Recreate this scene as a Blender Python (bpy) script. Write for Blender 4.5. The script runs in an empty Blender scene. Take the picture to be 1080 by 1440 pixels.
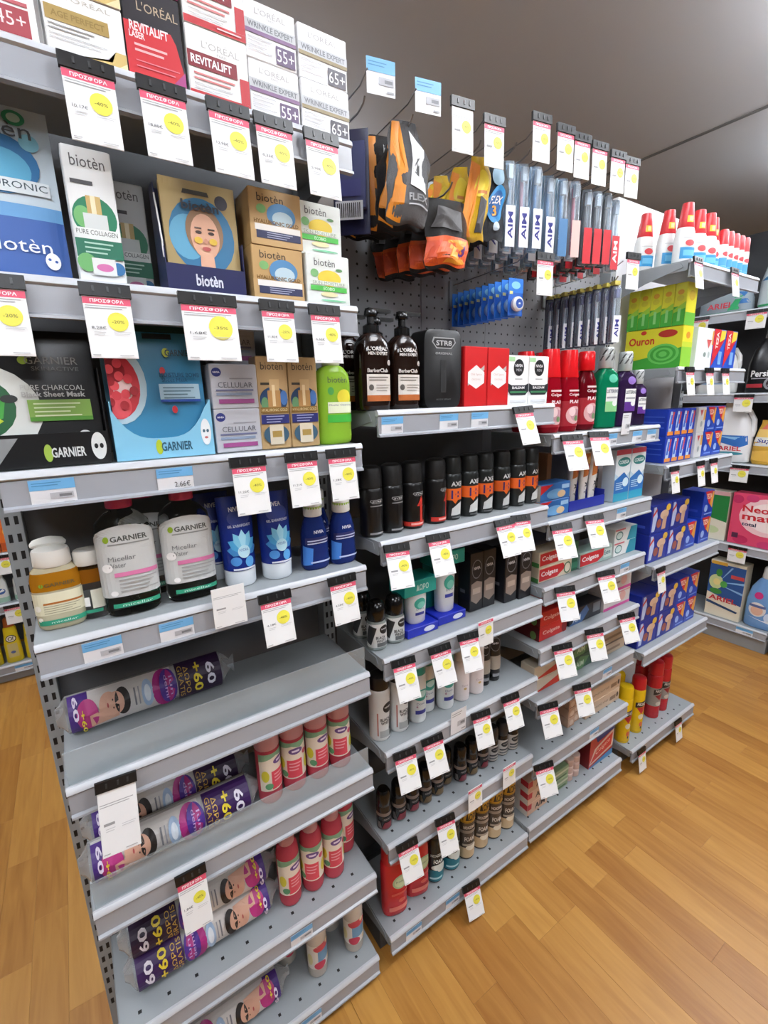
import bpy, math, random
from mathutils import Vector
random.seed(7)
SC = bpy.context.scene
COL = SC.collection
PI = math.pi
R = math.radians

# ------------------------------------------------------------------ camera
cam_d = bpy.data.cameras.new('camera'); cam = bpy.data.objects.new('camera', cam_d); COL.objects.link(cam)
cam_d.sensor_fit = 'HORIZONTAL'; cam_d.sensor_width = 36.0; cam_d.lens = 658.82 * 36.0 / 1080.0
cam_d.clip_start = 0.02
cam.location = (-0.4831, -0.7541, 1.4189)
_yaw, _pit, _rol = R(33.412), R(13.680), R(-1.339)
_f = Vector((math.sin(_yaw) * math.cos(_pit), math.cos(_yaw) * math.cos(_pit), -math.sin(_pit)))
_r = Vector((math.cos(_yaw), -math.sin(_yaw), 0)); _u = _r.cross(_f)
_r2 = _r * math.cos(_rol) + _u * math.sin(_rol); _u2 = -_r * math.sin(_rol) + _u * math.cos(_rol)
from mathutils import Matrix
cam.rotation_euler = Matrix((_r2, _u2, -_f)).transposed().to_euler()
SC.camera = cam

# ------------------------------------------------------------------ world, exposure
wd = bpy.data.worlds.new('store_air'); SC.world = wd; wd.use_nodes = True
wd.node_tree.nodes['Background'].inputs[0].default_value = (0.85, 0.9, 1.0, 1)
wd.node_tree.nodes['Background'].inputs[1].default_value = 0.05
SC.view_settings.view_transform = 'Standard'; SC.view_settings.look = 'None'
SC.view_settings.exposure = 0.0; SC.view_settings.gamma = 1.0; SC.view_settings.use_curve_mapping = False
CEIL = 2.6
LAMPS = [(-1.1, -0.85), (0.55, -0.85), (1.75, -0.6), (2.9, -0.3), (0.2, 1.9), (-1.6, 1.4), (2.2, -2.6), (-0.6, -2.6)]
LAMP_W = 9.0
FILL_UP = 46.0

# ------------------------------------------------------------------ helpers
def lin(h):
    h = h.lstrip('#'); h = h if len(h) == 6 else ''.join(q * 2 for q in h); c = [int(h[i:i + 2], 16) / 255 for i in (0, 2, 4)]
    return tuple((x / 12.92 if x <= 0.04045 else ((x + 0.055) / 1.055) ** 2.4) for x in c) + (1,)

MATS = {}
def mat(h, rough=0.45, metal=0.0, kind='', ior=1.45):
    key = (h, rough, metal, kind)
    if key in MATS: return MATS[key]
    m = bpy.data.materials.new('surface_' + h.strip('#') + ('_' + kind if kind else '')); m.use_nodes = True
    nt = m.node_tree; b = nt.nodes['Principled BSDF']
    b.inputs['Base Color'].default_value = lin(h); b.inputs['Roughness'].default_value = rough
    b.inputs['Metallic'].default_value = metal
    if kind == 'glass':
        b.inputs['Transmission Weight'].default_value = 1.0; b.inputs['IOR'].default_value = 1.12
    elif kind == 'liquid':
        b.inputs['Transmission Weight'].default_value = 0.45; b.inputs['IOR'].default_value = 1.25
    elif kind == 'film':
        out = nt.nodes['Material Output']; mx = nt.nodes.new('ShaderNodeMixShader'); tr = nt.nodes.new('ShaderNodeBsdfTransparent')
        tr.inputs[0].default_value = lin(h)
        fr = nt.nodes.new('ShaderNodeLayerWeight'); fr.inputs[0].default_value = 0.18
        ad = nt.nodes.new('ShaderNodeMath'); ad.operation = 'MULTIPLY_ADD'; ad.inputs[1].default_value = 0.5; ad.inputs[2].default_value = 0.16
        nt.links.new(fr.outputs['Facing'], ad.inputs[0]); nt.links.new(ad.outputs[0], mx.inputs[0])
        nt.links.new(tr.outputs[0], mx.inputs[1]); nt.links.new(b.outputs[0], mx.inputs[2]); nt.links.new(mx.outputs[0], out.inputs[0])
    elif kind == 'emit':
        b.inputs['Emission Color'].default_value = lin(h); b.inputs['Emission Strength'].default_value = 6.0
    elif kind == 'metal':
        n = nt.nodes.new('ShaderNodeTexNoise'); n.inputs['Scale'].default_value = 14; n.inputs['Detail'].default_value = 4
        mr = nt.nodes.new('ShaderNodeMapRange'); mr.inputs[3].default_value = rough - 0.07; mr.inputs[4].default_value = rough + 0.1
        nt.links.new(n.outputs[0], mr.inputs[0]); nt.links.new(mr.outputs[0], b.inputs['Roughness'])
    elif kind == 'cloth':
        n = nt.nodes.new('ShaderNodeTexNoise'); n.inputs['Scale'].default_value = 300
        bp = nt.nodes.new('ShaderNodeBump'); bp.inputs['Strength'].default_value = 0.3; bp.inputs['Distance'].default_value = 0.001
        nt.links.new(n.outputs[0], bp.inputs['Height']); nt.links.new(bp.outputs[0], b.inputs['Normal'])
    elif kind == 'crinkle':
        n = nt.nodes.new('ShaderNodeTexNoise'); n.inputs['Scale'].default_value = 55; n.inputs['Detail'].default_value = 3; n.inputs['Distortion'].default_value = 1.2
        bp = nt.nodes.new('ShaderNodeBump'); bp.inputs['Strength'].default_value = 0.7; bp.inputs['Distance'].default_value = 0.006
        nt.links.new(n.outputs[0], bp.inputs['Height']); nt.links.new(bp.outputs[0], b.inputs['Normal'])
    MATS[key] = m
    return m

def resolve(c):
    return mat(c) if isinstance(c, str) else c

class G:
    def __init__(s): s.v = []; s.f = []; s.mi = []; s.m = []
    def idx(s, c):
        c = resolve(c)
        if c not in s.m: s.m.append(c)
        return s.m.index(c)
    def add(s, vs, fs, c):
        o = len(s.v); k = s.idx(c); s.v += [tuple(x) for x in vs]
        for f in fs: s.f.append(tuple(i + o for i in f)); s.mi.append(k)
        return s
    def box(s, x0, x1, y0, y1, z0, z1, c):
        vs = [(x, y, z) for z in (z0, z1) for (x, y) in ((x0, y0), (x1, y0), (x1, y1), (x0, y1))]
        return s.add(vs, [(3, 2, 1, 0), (4, 5, 6, 7), (0, 1, 5, 4), (1, 2, 6, 5), (2, 3, 7, 6), (3, 0, 4, 7)], c)
    def cbox(s, x0, x1, y0, y1, z0, z1, c, b=0.0012):
        rings = []
        for z, q in ((z0, b), (z0 + b, 0), (z1 - b, 0), (z1, b)):
            rings.append([(x0 + q + b, y0 + q, z), (x1 - q - b, y0 + q, z), (x1 - q, y0 + q + b, z), (x1 - q, y1 - q - b, z), (x1 - q - b, y1 - q, z), (x0 + q + b, y1 - q, z), (x0 + q, y1 - q - b, z), (x0 + q, y0 + q + b, z)])
        vs = [p for r in rings for p in r]; fs = [tuple(range(7, -1, -1)), tuple(range(24, 32))]
        for k in range(3):
            for i in range(8): fs.append((k * 8 + i, k * 8 + (i + 1) % 8, k * 8 + 8 + (i + 1) % 8, k * 8 + 8 + i))
        return s.add(vs, fs, c)
    def loft(s, prof, c, n=2.0, seg=20, cx=0, cy=0):
        vs = []; fs = []; p = 2.0 / n
        for z, rx, ry in prof:
            for i in range(seg):
                a = 2 * PI * i / seg; ca, sa = math.cos(a), math.sin(a)
                vs.append((cx + rx * math.copysign(abs(ca) ** p, ca), cy + ry * math.copysign(abs(sa) ** p, sa), z))
        for k in range(len(prof) - 1):
            for i in range(seg): fs.append((k * seg + i, k * seg + (i + 1) % seg, (k + 1) * seg + (i + 1) % seg, (k + 1) * seg + i))
        fs.append(tuple(range(seg - 1, -1, -1))); o = (len(prof) - 1) * seg; fs.append(tuple(range(o, o + seg)))
        return s.add(vs, fs, c)
    def tube(s, pts, r, c, seg=6):
        pts = [Vector(p) for p in pts]; vs = []; fs = []
        for k, p in enumerate(pts):
            t = (pts[min(k + 1, len(pts) - 1)] - pts[max(k - 1, 0)]).normalized()
            a = t.cross(Vector((0, 0, 1)) if abs(t.z) < 0.9 else Vector((1, 0, 0))).normalized(); b = t.cross(a)
            for i in range(seg):
                q = 2 * PI * i / seg; vs.append(p + a * r * math.cos(q) + b * r * math.sin(q))
        for k in range(len(pts) - 1):
            for i in range(seg): fs.append((k * seg + i, k * seg + (i + 1) % seg, (k + 1) * seg + (i + 1) % seg, (k + 1) * seg + i))
        fs.append(tuple(range(seg))); fs.append(tuple(range((len(pts) - 1) * seg, len(pts) * seg)))
        return s.add(vs, fs, c)
    def extx(s, prof, x0, x1, c, caps=True):
        n = len(prof); vs = [(x0, y, z) for y, z in prof] + [(x1, y, z) for y, z in prof]
        fs = [(i, (i + 1) % n, n + (i + 1) % n, n + i) for i in range(n)]
        if caps: fs += [tuple(range(n - 1, -1, -1)), tuple(range(n, 2 * n))]
        return s.add(vs, fs, c)
    def mesh(s, name, smooth=None):
        me = bpy.data.meshes.new(name); me.from_pydata(s.v, [], s.f)
        for m in s.m: me.materials.append(m)
        me.polygons.foreach_set('material_index', s.mi)
        if smooth:
            me.polygons.foreach_set('use_smooth', [True] * len(me.polygons)); me.set_sharp_from_angle(angle=R(smooth))
        me.update(); return me
    def build(s, name, parent=None, smooth=None, loc=None):
        o = bpy.data.objects.new(name, s.mesh(name, smooth)); COL.objects.link(o)
        if parent: o.parent = parent
        if loc: o.location = loc
        return o

def tag(o, label=None, cat=None, group=None, kind=None):
    if label: o['label'] = label
    if cat: o['category'] = cat
    if group: o['group'] = group
    if kind: o['kind'] = kind
    return o
def thing(name, label, cat, loc, rz=0, group=None):
    o = bpy.data.objects.new(name, None); COL.objects.link(o); o.location = loc; o.rotation_euler = (0, 0, rz); o.empty_display_size = 0.03
    return tag(o, label, cat, group)
def child(me, name, parent):
    o = bpy.data.objects.new(name, me); COL.objects.link(o); o.parent = parent; return o
def dup(root, loc, label=None, rz=None, group=None, rot=None):
    r = root.copy(); COL.objects.link(r); r.location = loc
    if rz is not None: r.rotation_euler = (0, 0, rz)
    if rot is not None: r.rotation_euler = rot
    if label: r['label'] = label
    if group: r['group'] = group
    for ch in list(root.children):
        c = ch.copy(); COL.objects.link(c); c.parent = r
        for g in ch.children:
            d = g.copy(); COL.objects.link(d); d.parent = c
    return r

TXT = {}
def text2d(s, bold=0.0):
    k = (s, bold)
    if k in TXT: return TXT[k]
    cu = bpy.data.curves.new('t', 'FONT'); cu.body = s; cu.resolution_u = 2; cu.offset = bold
    o = bpy.data.objects.new('t', cu); COL.objects.link(o)
    me = bpy.data.meshes.new_from_object(o.evaluated_get(bpy.context.evaluated_depsgraph_get()))
    vs = [(v.co.x, v.co.y) for v in me.vertices]; fs = [tuple(p.vertices) for p in me.polygons]
    bpy.data.objects.remove(o); bpy.data.curves.remove(cu); bpy.data.meshes.remove(me)
    x0 = min(v[0] for v in vs); x1 = max(v[0] for v in vs); y0 = min(v[1] for v in vs); y1 = max(v[1] for v in vs)
    TXT[k] = ([((x - x0) / (x1 - x0) - .5, (y - y0) / (y1 - y0) - .5) for x, y in vs], fs)
    return TXT[k]

def bars(u0, u1, v, n, h, step=0.035, th=0.012):      # lines of print too small to read
    return [('r', u0, v - i * step - th / 2, u1 - (0.12 * (u1 - u0) * ((i * 7) % 3)), v - i * step + th / 2, h) for i in range(n)]

def fan(g, pts, mp, off, c, nx):
    cu = sum(p[0] for p in pts) / len(pts); cv = sum(p[1] for p in pts) / len(pts)
    if nx == 1:
        n = len(pts); g.add([mp(cu, cv, off)] + [mp(u, v, off) for u, v in pts], [(0, 1 + i, 1 + (i + 1) % n) for i in range(n)], c); return
    b = []
    for i, p in enumerate(pts):                      # subdivide the outline, then rings towards the centre, so that print hugs a round body
        q = pts[(i + 1) % len(pts)]; k = max(1, int(abs(q[0] - p[0]) / .07 + .5))
        b += [(p[0] + (q[0] - p[0]) * j / k, p[1] + (q[1] - p[1]) * j / k) for j in range(k)]
    n = len(b); ring = max(1, min(10, int(max(abs(p[0] - cu) for p in b) / .07 + .5)))
    vs = [mp(cu, cv, off)] + [mp(cu + (u - cu) * k / ring, cv + (v - cv) * k / ring, off) for k in range(1, ring + 1) for u, v in b]
    fs = [(0, 1 + i, 1 + (i + 1) % n) for i in range(n)]
    for k in range(ring - 1): fs += [(1 + k * n + i, 1 + (k + 1) * n + i, 1 + (k + 1) * n + (i + 1) % n, 1 + k * n + (i + 1) % n) for i in range(n)]
    g.add(vs, fs, c)

def art(items, mp, name, parent, nx=1):
    g = G()
    for li, it in enumerate(items):
        k = it[0]; off = 0.0004 + 0.00012 * li
        if k == 'r':
            u0, v0, u1, v1, c = it[1:6]
            m = 1 if nx == 1 else max(1, math.ceil(abs(u1 - u0) / .07))
            if nx > 1 and v0 < .045 < v1: v0 = .045
            q = 1 if nx == 1 else max(1, math.ceil((v1 - v0) / .1))
            vs = [mp(u0 + (u1 - u0) * i / m, v0 + (v1 - v0) * j / q, off) for j in range(q + 1) for i in range(m + 1)]
            g.add(vs, [(j * (m + 1) + i, j * (m + 1) + i + 1, (j + 1) * (m + 1) + i + 1, (j + 1) * (m + 1) + i) for j in range(q) for i in range(m)], c)
        elif k == 'e':
            u, v, ru, rv, c = it[1:6]; n = 22
            fan(g, [(u + ru * math.cos(2 * PI * i / n), v + rv * math.sin(2 * PI * i / n)) for i in range(n)], mp, off, c, nx)
        elif k == 'p':
            fan(g, it[1], mp, off, it[2], nx)
        elif k == 't':
            s, u, v, w, h, c = it[1:7]; o = it[7] if len(it) > 7 else ''
            tv, tf = text2d(s, 0.025 if 'b' in o else 0.0)
            if 'v' in o: vs = [mp(u - b * w, v + a * h, off) for a, b in tv]
            elif 'd' in o: vs = [mp(u + b * w, v - a * h, off) for a, b in tv]
            elif 's' in o: vs = [mp(u + a * w, v + b * h + a * h * 0.9, off) for a, b in tv]
            else: vs = [mp(u + a * w, v + b * h, off) for a, b in tv]
            g.add(vs, tf, c)
    return g.build(name, parent)

CL = lambda u: min(.499, max(-.499, u))
C1 = lambda v: min(.999, max(.001, v))
def front(w, d, h):  return lambda u, v, o: (CL(u) * w, -d / 2 - o, C1(v) * h)
def lside(w, d, h):  return lambda u, v, o: (-w / 2 - o, -CL(u) * d, C1(v) * h)
def topm(w, d, h):   return lambda u, v, o: (CL(u) * w, (C1(v) - .5) * d, h + o)

def carton(name, label, cat, x, y, z, w, d, h, col, art_f=(), art_s=(), art_t=(), group=None, rz=0):
    t = thing(name, label, cat, (x, y + d / 2, z), rz, group)
    b = G().cbox(-w / 2, w / 2, -d / 2, d / 2, 0, h, mat(col, 0.35)).build('carton', t)
    G().box(-w / 2 + .002, w / 2 - .002, -d / 2 + .002, d / 2 - .002, h, h + .0004, mat(col, 0.4)).build('flap', b)
    if art_f: art(art_f, front(w, d, h), 'front_print', t)
    if art_s: art(art_s, lside(w, d, h), 'side_print', t)
    if art_t: art(art_t, topm(w, d, h + .0005), 'top_print', t)
    return t

class Body:
    def __init__(s, prof, n=2.0):
        s.p = prof; s.n = n; s.H = prof[-1][0]; rx = max(q[1] for q in prof); ry = max(q[2] for q in prof); s.rx = rx; s.ry = ry
        s.tab = []; p = 2.0 / n; L = 0; last = None
        for i in range(181):
            a = PI * i / 180 * 0.999; sa, ca = math.sin(a), math.cos(a); q = (rx * abs(sa) ** p * (1 if sa >= 0 else -1), -ry * math.copysign(abs(ca) ** p, ca))
            if last: L += math.hypot(q[0] - last[0], q[1] - last[1])
            s.tab.append((L, q[0] / rx, q[1] / ry)); last = q
    def at(s, v, H=None):
        z = v * s.H; P = s.p
        for i in range(len(P) - 1):
            if P[i][0] <= z <= P[i + 1][0]:
                t = (z - P[i][0]) / max(1e-9, P[i + 1][0] - P[i][0]); return z, P[i][1] + (P[i + 1][1] - P[i][1]) * t, P[i][2] + (P[i + 1][2] - P[i][2]) * t
        return z, P[-1][1], P[-1][2]
    def map(s, u, v, o):
        L = abs(u) * 2 * s.rx; z, rx, ry = s.at(min(max(v, 0), 1)); T = s.tab; k = 0
        while k < 179 and T[k + 1][0] < L: k += 1
        t = min(1, (L - T[k][0]) / max(1e-9, T[k + 1][0] - T[k][0])); a = T[k][1] + (T[k + 1][1] - T[k][1]) * t; b = T[k][2] + (T[k + 1][2] - T[k][2]) * t
        return (math.copysign((rx + o) * a, u) if u else 0.0, (ry + o) * b, z)

def bottle(name, label, cat, x, y, z, prof, col, n=2.0, caps=(), art_f=(), group=None, rz=0, seg=22, bname='body', pname='label_print'):
    """prof/caps: lists of (z, rx, ry). y is the front of the thing."""
    B = Body(prof, n); t = thing(name, label, cat, (x, y + B.ry, z), rz, group)
    G().loft(prof, resolve(col), n, seg).build(bname, t, 40)
    for (cn, cp, cc, cnn) in caps: G().loft(cp, resolve(cc), cnn, seg).build(cn, t, 40)
    if art_f: art(art_f, B.map, pname, t, nx=6)
    return t

ORD = ['leftmost', 'second', 'third', 'fourth', 'fifth', 'sixth', 'seventh', 'eighth', 'ninth', 'tenth', 'eleventh', 'twelfth', 'thirteenth', 'fourteenth']

# ------------------------------------------------------------------ room shell
def wood_mat(brick=False):
    m = bpy.data.materials.new('oak_parquet' + ('_far' if brick else '')); m.use_nodes = True; nt = m.node_tree; b = nt.nodes['Principled BSDF']
    tc = nt.nodes.new('ShaderNodeTexCoord'); mp = nt.nodes.new('ShaderNodeMapping'); mp.inputs['Scale'].default_value = (40, 3.5, 40)
    nt.links.new(tc.outputs['Object'], mp.inputs[0])
    if not brick:
        oi = nt.nodes.new('ShaderNodeObjectInfo'); cb = nt.nodes.new('ShaderNodeCombineXYZ'); ml = nt.nodes.new('ShaderNodeMath'); ml.operation = 'MULTIPLY'; ml.inputs[1].default_value = 50
        nt.links.new(oi.outputs['Random'], ml.inputs[0]); nt.links.new(ml.outputs[0], cb.inputs[2]); nt.links.new(cb.outputs[0], mp.inputs['Location'])
        rnd = oi.outputs['Random']
    else:
        br = nt.nodes.new('ShaderNodeTexBrick'); br.inputs['Scale'].default_value = 1; br.inputs['Brick Width'].default_value = .5; br.inputs['Row Height'].default_value = .07
        br.inputs['Mortar Size'].default_value = .001; br.inputs['Color1'].default_value = (0, 0, 0, 1); br.inputs['Color2'].default_value = (1, 1, 1, 1); br.inputs['Mortar'].default_value = (.3, .3, .3, 1)
        r2 = nt.nodes.new('ShaderNodeMapping'); r2.inputs['Rotation'].default_value = (0, 0, PI / 2); nt.links.new(tc.outputs['Object'], r2.inputs[0]); nt.links.new(r2.outputs[0], br.inputs[0]); rnd = br.outputs['Color']
    n = nt.nodes.new('ShaderNodeTexNoise'); n.inputs['Scale'].default_value = 1.2; n.inputs['Detail'].default_value = 6; n.inputs['Distortion'].default_value = 0.6
    nt.links.new(mp.outputs[0], n.inputs[0])
    mx = nt.nodes.new('ShaderNodeMix'); mx.inputs[0].default_value = 0.34; mx.data_type = 'FLOAT'
    nt.links.new(n.outputs[0], mx.inputs[2]); nt.links.new(rnd, mx.inputs[3])
    cr = nt.nodes.new('ShaderNodeValToRGB'); e = cr.color_ramp.elements
    e[0].position = .2; e[0].color = lin('#955f24'); e[1].position = .8; e[1].color = lin('#c69349')
    nt.links.new(mx.outputs[0], cr.inputs[0]); nt.links.new(cr.outputs[0], b.inputs['Base Color'])
    b.inputs['Roughness'].default_value = 0.36
    return m
WOOD = wood_mat(); WOODF = wood_mat(True)
floor = tag(G().box(-4, 4.6, -4.2, 5, -.05, -.002, WOODF).build('floor'), 'honey coloured oak strip floor of the shop aisle', None, None, 'structure')
PW = .08; plank_meshes = {}
def plank(x, y0, y1):
    L = round(y1 - y0, 2)
    if L not in plank_meshes:
        plank_meshes[L] = G().cbox(-PW / 2 + .0001, PW / 2 - .0001, -L / 2 + .0001, L / 2 - .0001, -.012, 0, WOOD, .0003).mesh('plank')
    o = child(plank_meshes[L], 'plank', floor); o.location = (x, y0 + L / 2, 0)
def planks(xa, xb, ya, yb):
    i = 0; x = xa
    while x < xb:
        y = ya; first = random.choice((.12, .2, .3, .4))
        while y < yb - .03:
            L = min(first or random.choice((.36, .46, .56)), yb - y); first = 0; plank(x + PW / 2, y, y + L); y += L
        x += PW; i += 1
planks(-.12, 2.4, -.86, .0); planks(1.7, 2.4, .3, .8); planks(-1.25, -.62, -.3, 2.1)

def noisy(h, rough, sc=3.0, amt=0.06):
    m = mat(h, rough, 0, 'noise%g' % sc); nt = m.node_tree; b = nt.nodes['Principled BSDF']
    n = nt.nodes.new('ShaderNodeTexNoise'); n.inputs['Scale'].default_value = sc; n.inputs['Detail'].default_value = 5
    mx = nt.nodes.new('ShaderNodeMix'); mx.data_type = 'RGBA'; c = lin(h)
    mx.inputs[6].default_value = tuple(v * (1 - amt) for v in c[:3]) + (1,); mx.inputs[7].default_value = tuple(min(1, v * (1 + amt)) for v in c[:3]) + (1,)
    nt.links.new(n.outputs[0], mx.inputs[0]); nt.links.new(mx.outputs[2], b.inputs['Base Color']); return m
CEILM = noisy('#bbbaba', 0.8, 0.7, 0.05)
cl = tag(G().box(-4, 4.6, -4.2, 5, CEIL, CEIL + .1, CEILM).build('ceiling'), 'flat matt grey plasterboard ceiling with narrow joints', None, None, 'structure')
for k, (x0, x1, y0, y1) in enumerate(((2.215, 2.235, -4.2, 5), (-4, 4.6, -1.52, -1.5))):
    tag(G().box(x0, x1, y0, y1, CEIL - .004, CEIL, mat('#6c6a67', .8)).build('trim_%d' % (k + 1)), 'narrow darker joint strip across the grey ceiling', None, None, 'structure')
WALL = noisy('#8d8c8a', 0.85, 2.0, 0.04)
for nm, (x0, x1, y0, y1) in dict(wall_left=(-4.1, -4, -4.2, 5), wall_right=(4.6, 4.7, -4.2, 5), wall_back=(-4, 4.6, 5, 5.1), wall_front=(-4, 4.6, -4.3, -4.2)).items():
    tag(G().box(x0, x1, y0, y1, -.05, CEIL + .1, WALL).build(nm), 'plain grey shop wall', None, None, 'structure')

def lamp(i, x, y):
    t = thing('ceiling_light', 'white square light panel hung under the grey ceiling', 'ceiling light', (x, y, CEIL - .2), 0, 'square hanging light panels')
    g = G(); s = .3
    for a in ((-s, s, -s, -s + .02), (-s, s, s - .02, s), (-s, -s + .02, -s + .02, s - .02), (s - .02, s, -s + .02, s - .02)): g.box(a[0], a[1], a[2], a[3], -.002, .028, mat('#e8e8e8', .4))
    g.build('frame', t)
    G().box(-s + .02, s - .02, -s + .02, s - .02, .006, .02, mat('#f4f7ff', .4, 0, 'emit')).build('diffuser', t)
    ld = bpy.data.lights.new('panel_glow', 'AREA'); ld.energy = LAMP_W; ld.size = .55; ld.color = (0.97, 0.98, 1.0)
    lo = bpy.data.objects.new('panel_glow', ld); COL.objects.link(lo); lo.parent = t; lo.location = (0, 0, -.004)
    l2 = bpy.data.lights.new('ceiling_fill', 'AREA'); l2.energy = FILL_UP; l2.size = .5; l2.color = (0.84, 0.92, 1.0)  # upward fill light added to brighten the ceiling
    lo = bpy.data.objects.new('ceiling_fill', l2); COL.objects.link(lo); lo.parent = t; lo.location = (0, 0, .04); lo.rotation_euler = (PI, 0, 0)
    for dx, dy in ((-.2, -.2), (.2, -.2), (.2, .2), (-.2, .2)): G().tube([(dx, dy, .028), (dx, dy, .2)], .0025, mat('#bbbbbb', .4)).build('hanger', t)
for i, (x, y) in enumerate(LAMPS): lamp(i, x, y)

# ------------------------------------------------------------------ shelving
STEEL = mat('#979da0', .38, 0.0, 'metal'); STEELD = mat('#8f9497', .4, 0.0, 'metal'); NOSE = mat('#c2c5ca', .3); RAIL = mat('#9da0a6', .25); DARK = mat('#0d0d0e', .6)
PLEXI = mat('#e9eef0', .06, 0, 'film')
def peg_mat():
    m = bpy.data.materials.new('perforated_steel'); m.use_nodes = True; nt = m.node_tree; b = nt.nodes['Principled BSDF']
    tc = nt.nodes.new('ShaderNodeTexCoord'); sx = nt.nodes.new('ShaderNodeSeparateXYZ'); nt.links.new(tc.outputs['Object'], sx.inputs[0]); d = []
    for i in (0, 2):
        a = nt.nodes.new('ShaderNodeMath'); a.operation = 'MULTIPLY'; a.inputs[1].default_value = 1 / .025; nt.links.new(sx.outputs[i], a.inputs[0])
        f = nt.nodes.new('ShaderNodeMath'); f.operation = 'FRACT'; nt.links.new(a.outputs[0], f.inputs[0])
        q = nt.nodes.new('ShaderNodeMath'); q.operation = 'SUBTRACT'; q.inputs[1].default_value = .5; nt.links.new(f.outputs[0], q.inputs[0])
        w = nt.nodes.new('ShaderNodeMath'); w.operation = 'POWER'; w.inputs[1].default_value = 2; nt.links.new(q.outputs[0], w.inputs[0]); d.append(w)
    s = nt.nodes.new('ShaderNodeMath'); nt.links.new(d[0].outputs[0], s.inputs[0]); nt.links.new(d[1].outputs[0], s.inputs[1])
    l = nt.nodes.new('ShaderNodeMath'); l.operation = 'LESS_THAN'; l.inputs[1].default_value = .012; nt.links.new(s.outputs[0], l.inputs[0])
    mx = nt.nodes.new('ShaderNodeMix'); mx.data_type = 'RGBA'; mx.inputs[6].default_value = lin('#87888b'); mx.inputs[7].default_value = lin('#141414')
    nt.links.new(l.outputs[0], mx.inputs[0]); nt.links.new(mx.outputs[2], b.inputs['Base Color']); b.inputs['Roughness'].default_value = .5; return m
PEG = peg_mat(); PANEL = mat('#5c5e61', .5, 0, 'metal'); DARKPANEL = mat('#2b2c2e', .55)  # PANEL grey darkened to put shade into the shelf interiors
rail_prof = [(0, 0), (-.005, .001), (-.009, -.003), (-.010, -.008), (-.007, -.0105), (-.002, -.011), (0, -.008)]
face_prof = [(-.003, -.011), (-.0075, -.011), (-.0085, -.043), (-.013, -.0455), (-.0135, -.049), (-.003, -.049)]
def shelf(bay, w, z, depth=.2, plexi=0, dots=False, rail=True, br=True):
    """one shelf, origin at the front left lip top"""
    g = G()
    g.extx([(0, -.001), (0, -.028), (.002, -.028), (.002, -.004), (depth, -.004), (depth, -.001)], 0, w, STEEL)
    g.box(0, .002, .002, depth, -.03, -.004, STEEL); g.box(w - .002, w, .002, depth, -.03, -.004, STEEL)
    s = g.build('shelf', bay, None, (0, 0, z))
    if rail:
        G().extx(rail_prof, 0, w, NOSE).extx(face_prof, .001, w - .001, RAIL).build('price_rail', s, 50)
    if br:
        for x in (-.0023, w + .0005):
            G().add([(x + dx, y, zz) for dx in (0, .0018) for y, zz in ((depth, -.002), (.02, -.006), (.012, -.02), (depth * .6, -.045), (depth, -.075))], [(4, 3, 2, 1, 0), (5, 6, 7, 8, 9)] + [(i, (i + 1) % 5, 5 + (i + 1) % 5, 5 + i) for i in range(5)], STEELD).build('bracket', s)
    if plexi:
        G().box(.004, w - .004, .003, .0055, 0, plexi, PLEXI).build('clear_riser', s)
    if dots:
        d = G(); n = int(w / .05)
        for i in range(n): d.box(.03 + i * .05, .036 + i * .05, .022, .028, -.001, -.0006, DARK)
        tag(d.build('slot_row', s), kind='stuff')
    return s
def upright(bay, x, z1, y0=.206, cols=(-.006, .006)):
    u = G().cbox(x - .014, x + .014, y0, y0 + .06, 0, z1, STEEL, .001).build('upright', bay)
    d = G(); k = 0; z = .15
    while z < z1 - .03:
        for c in cols: d.box(x + c - .0028, x + c + .0028, y0 - .0004, y0, z, z + .014, DARK)
        z += .03
    tag(d.build('slot_row', u), kind='stuff'); return u
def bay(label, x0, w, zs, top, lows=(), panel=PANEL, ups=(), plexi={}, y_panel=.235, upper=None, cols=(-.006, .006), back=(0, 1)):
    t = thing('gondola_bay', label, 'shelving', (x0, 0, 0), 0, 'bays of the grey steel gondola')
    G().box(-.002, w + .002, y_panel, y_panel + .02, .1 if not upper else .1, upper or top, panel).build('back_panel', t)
    if upper:
        hw = w * .57
        for a, b in ((-.002, hw - .001), (hw + .001, w + .002)): G().box(a, b, y_panel, y_panel + .02, upper, top, PEG).build('perforated_panel', t)
    for u in ups: upright(t, u, top + .01, cols=cols)
    for z in zs: shelf(t, w, z, plexi=plexi.get(z, 0), dots=z < .4)
    zb = min(zs) - .05
    G().box(back[0] - x0, back[1] - x0, .268, .28, 0, top, STEELD).build('rear_skin', t)
    G().box(0, w, .045, .235, 0, zb + .02, mat('#4a4d50', .5)).build('plinth', t)  # darkened and set back to deepen the shadow along the floor
    return t
Z1 = [1.820, 1.573, 1.338, 1.100, .864, .625, .332, .072]
Z2 = [1.396, 1.140, .879, .644, .385, .096]
Z3 = [1.320, 1.094, .908, .724, .553, .342, .109]
Z4 = [1.794, 1.491, 1.185, .838, .510, .102]
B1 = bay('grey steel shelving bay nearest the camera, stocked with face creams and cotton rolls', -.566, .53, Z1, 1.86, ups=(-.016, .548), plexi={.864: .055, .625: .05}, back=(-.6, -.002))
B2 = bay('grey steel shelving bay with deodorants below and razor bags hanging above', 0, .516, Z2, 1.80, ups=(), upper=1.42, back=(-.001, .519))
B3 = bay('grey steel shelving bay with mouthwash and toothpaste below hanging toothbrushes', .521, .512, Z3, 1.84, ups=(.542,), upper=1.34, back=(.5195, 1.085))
B4 = bay('grey steel shelving bay at far end with insect repellents and blue cartons', 1.104, .49, Z4, 2.03, ups=(.51,), panel=mat('#d9dadb', .5), back=(1.086, 1.63))

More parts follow.
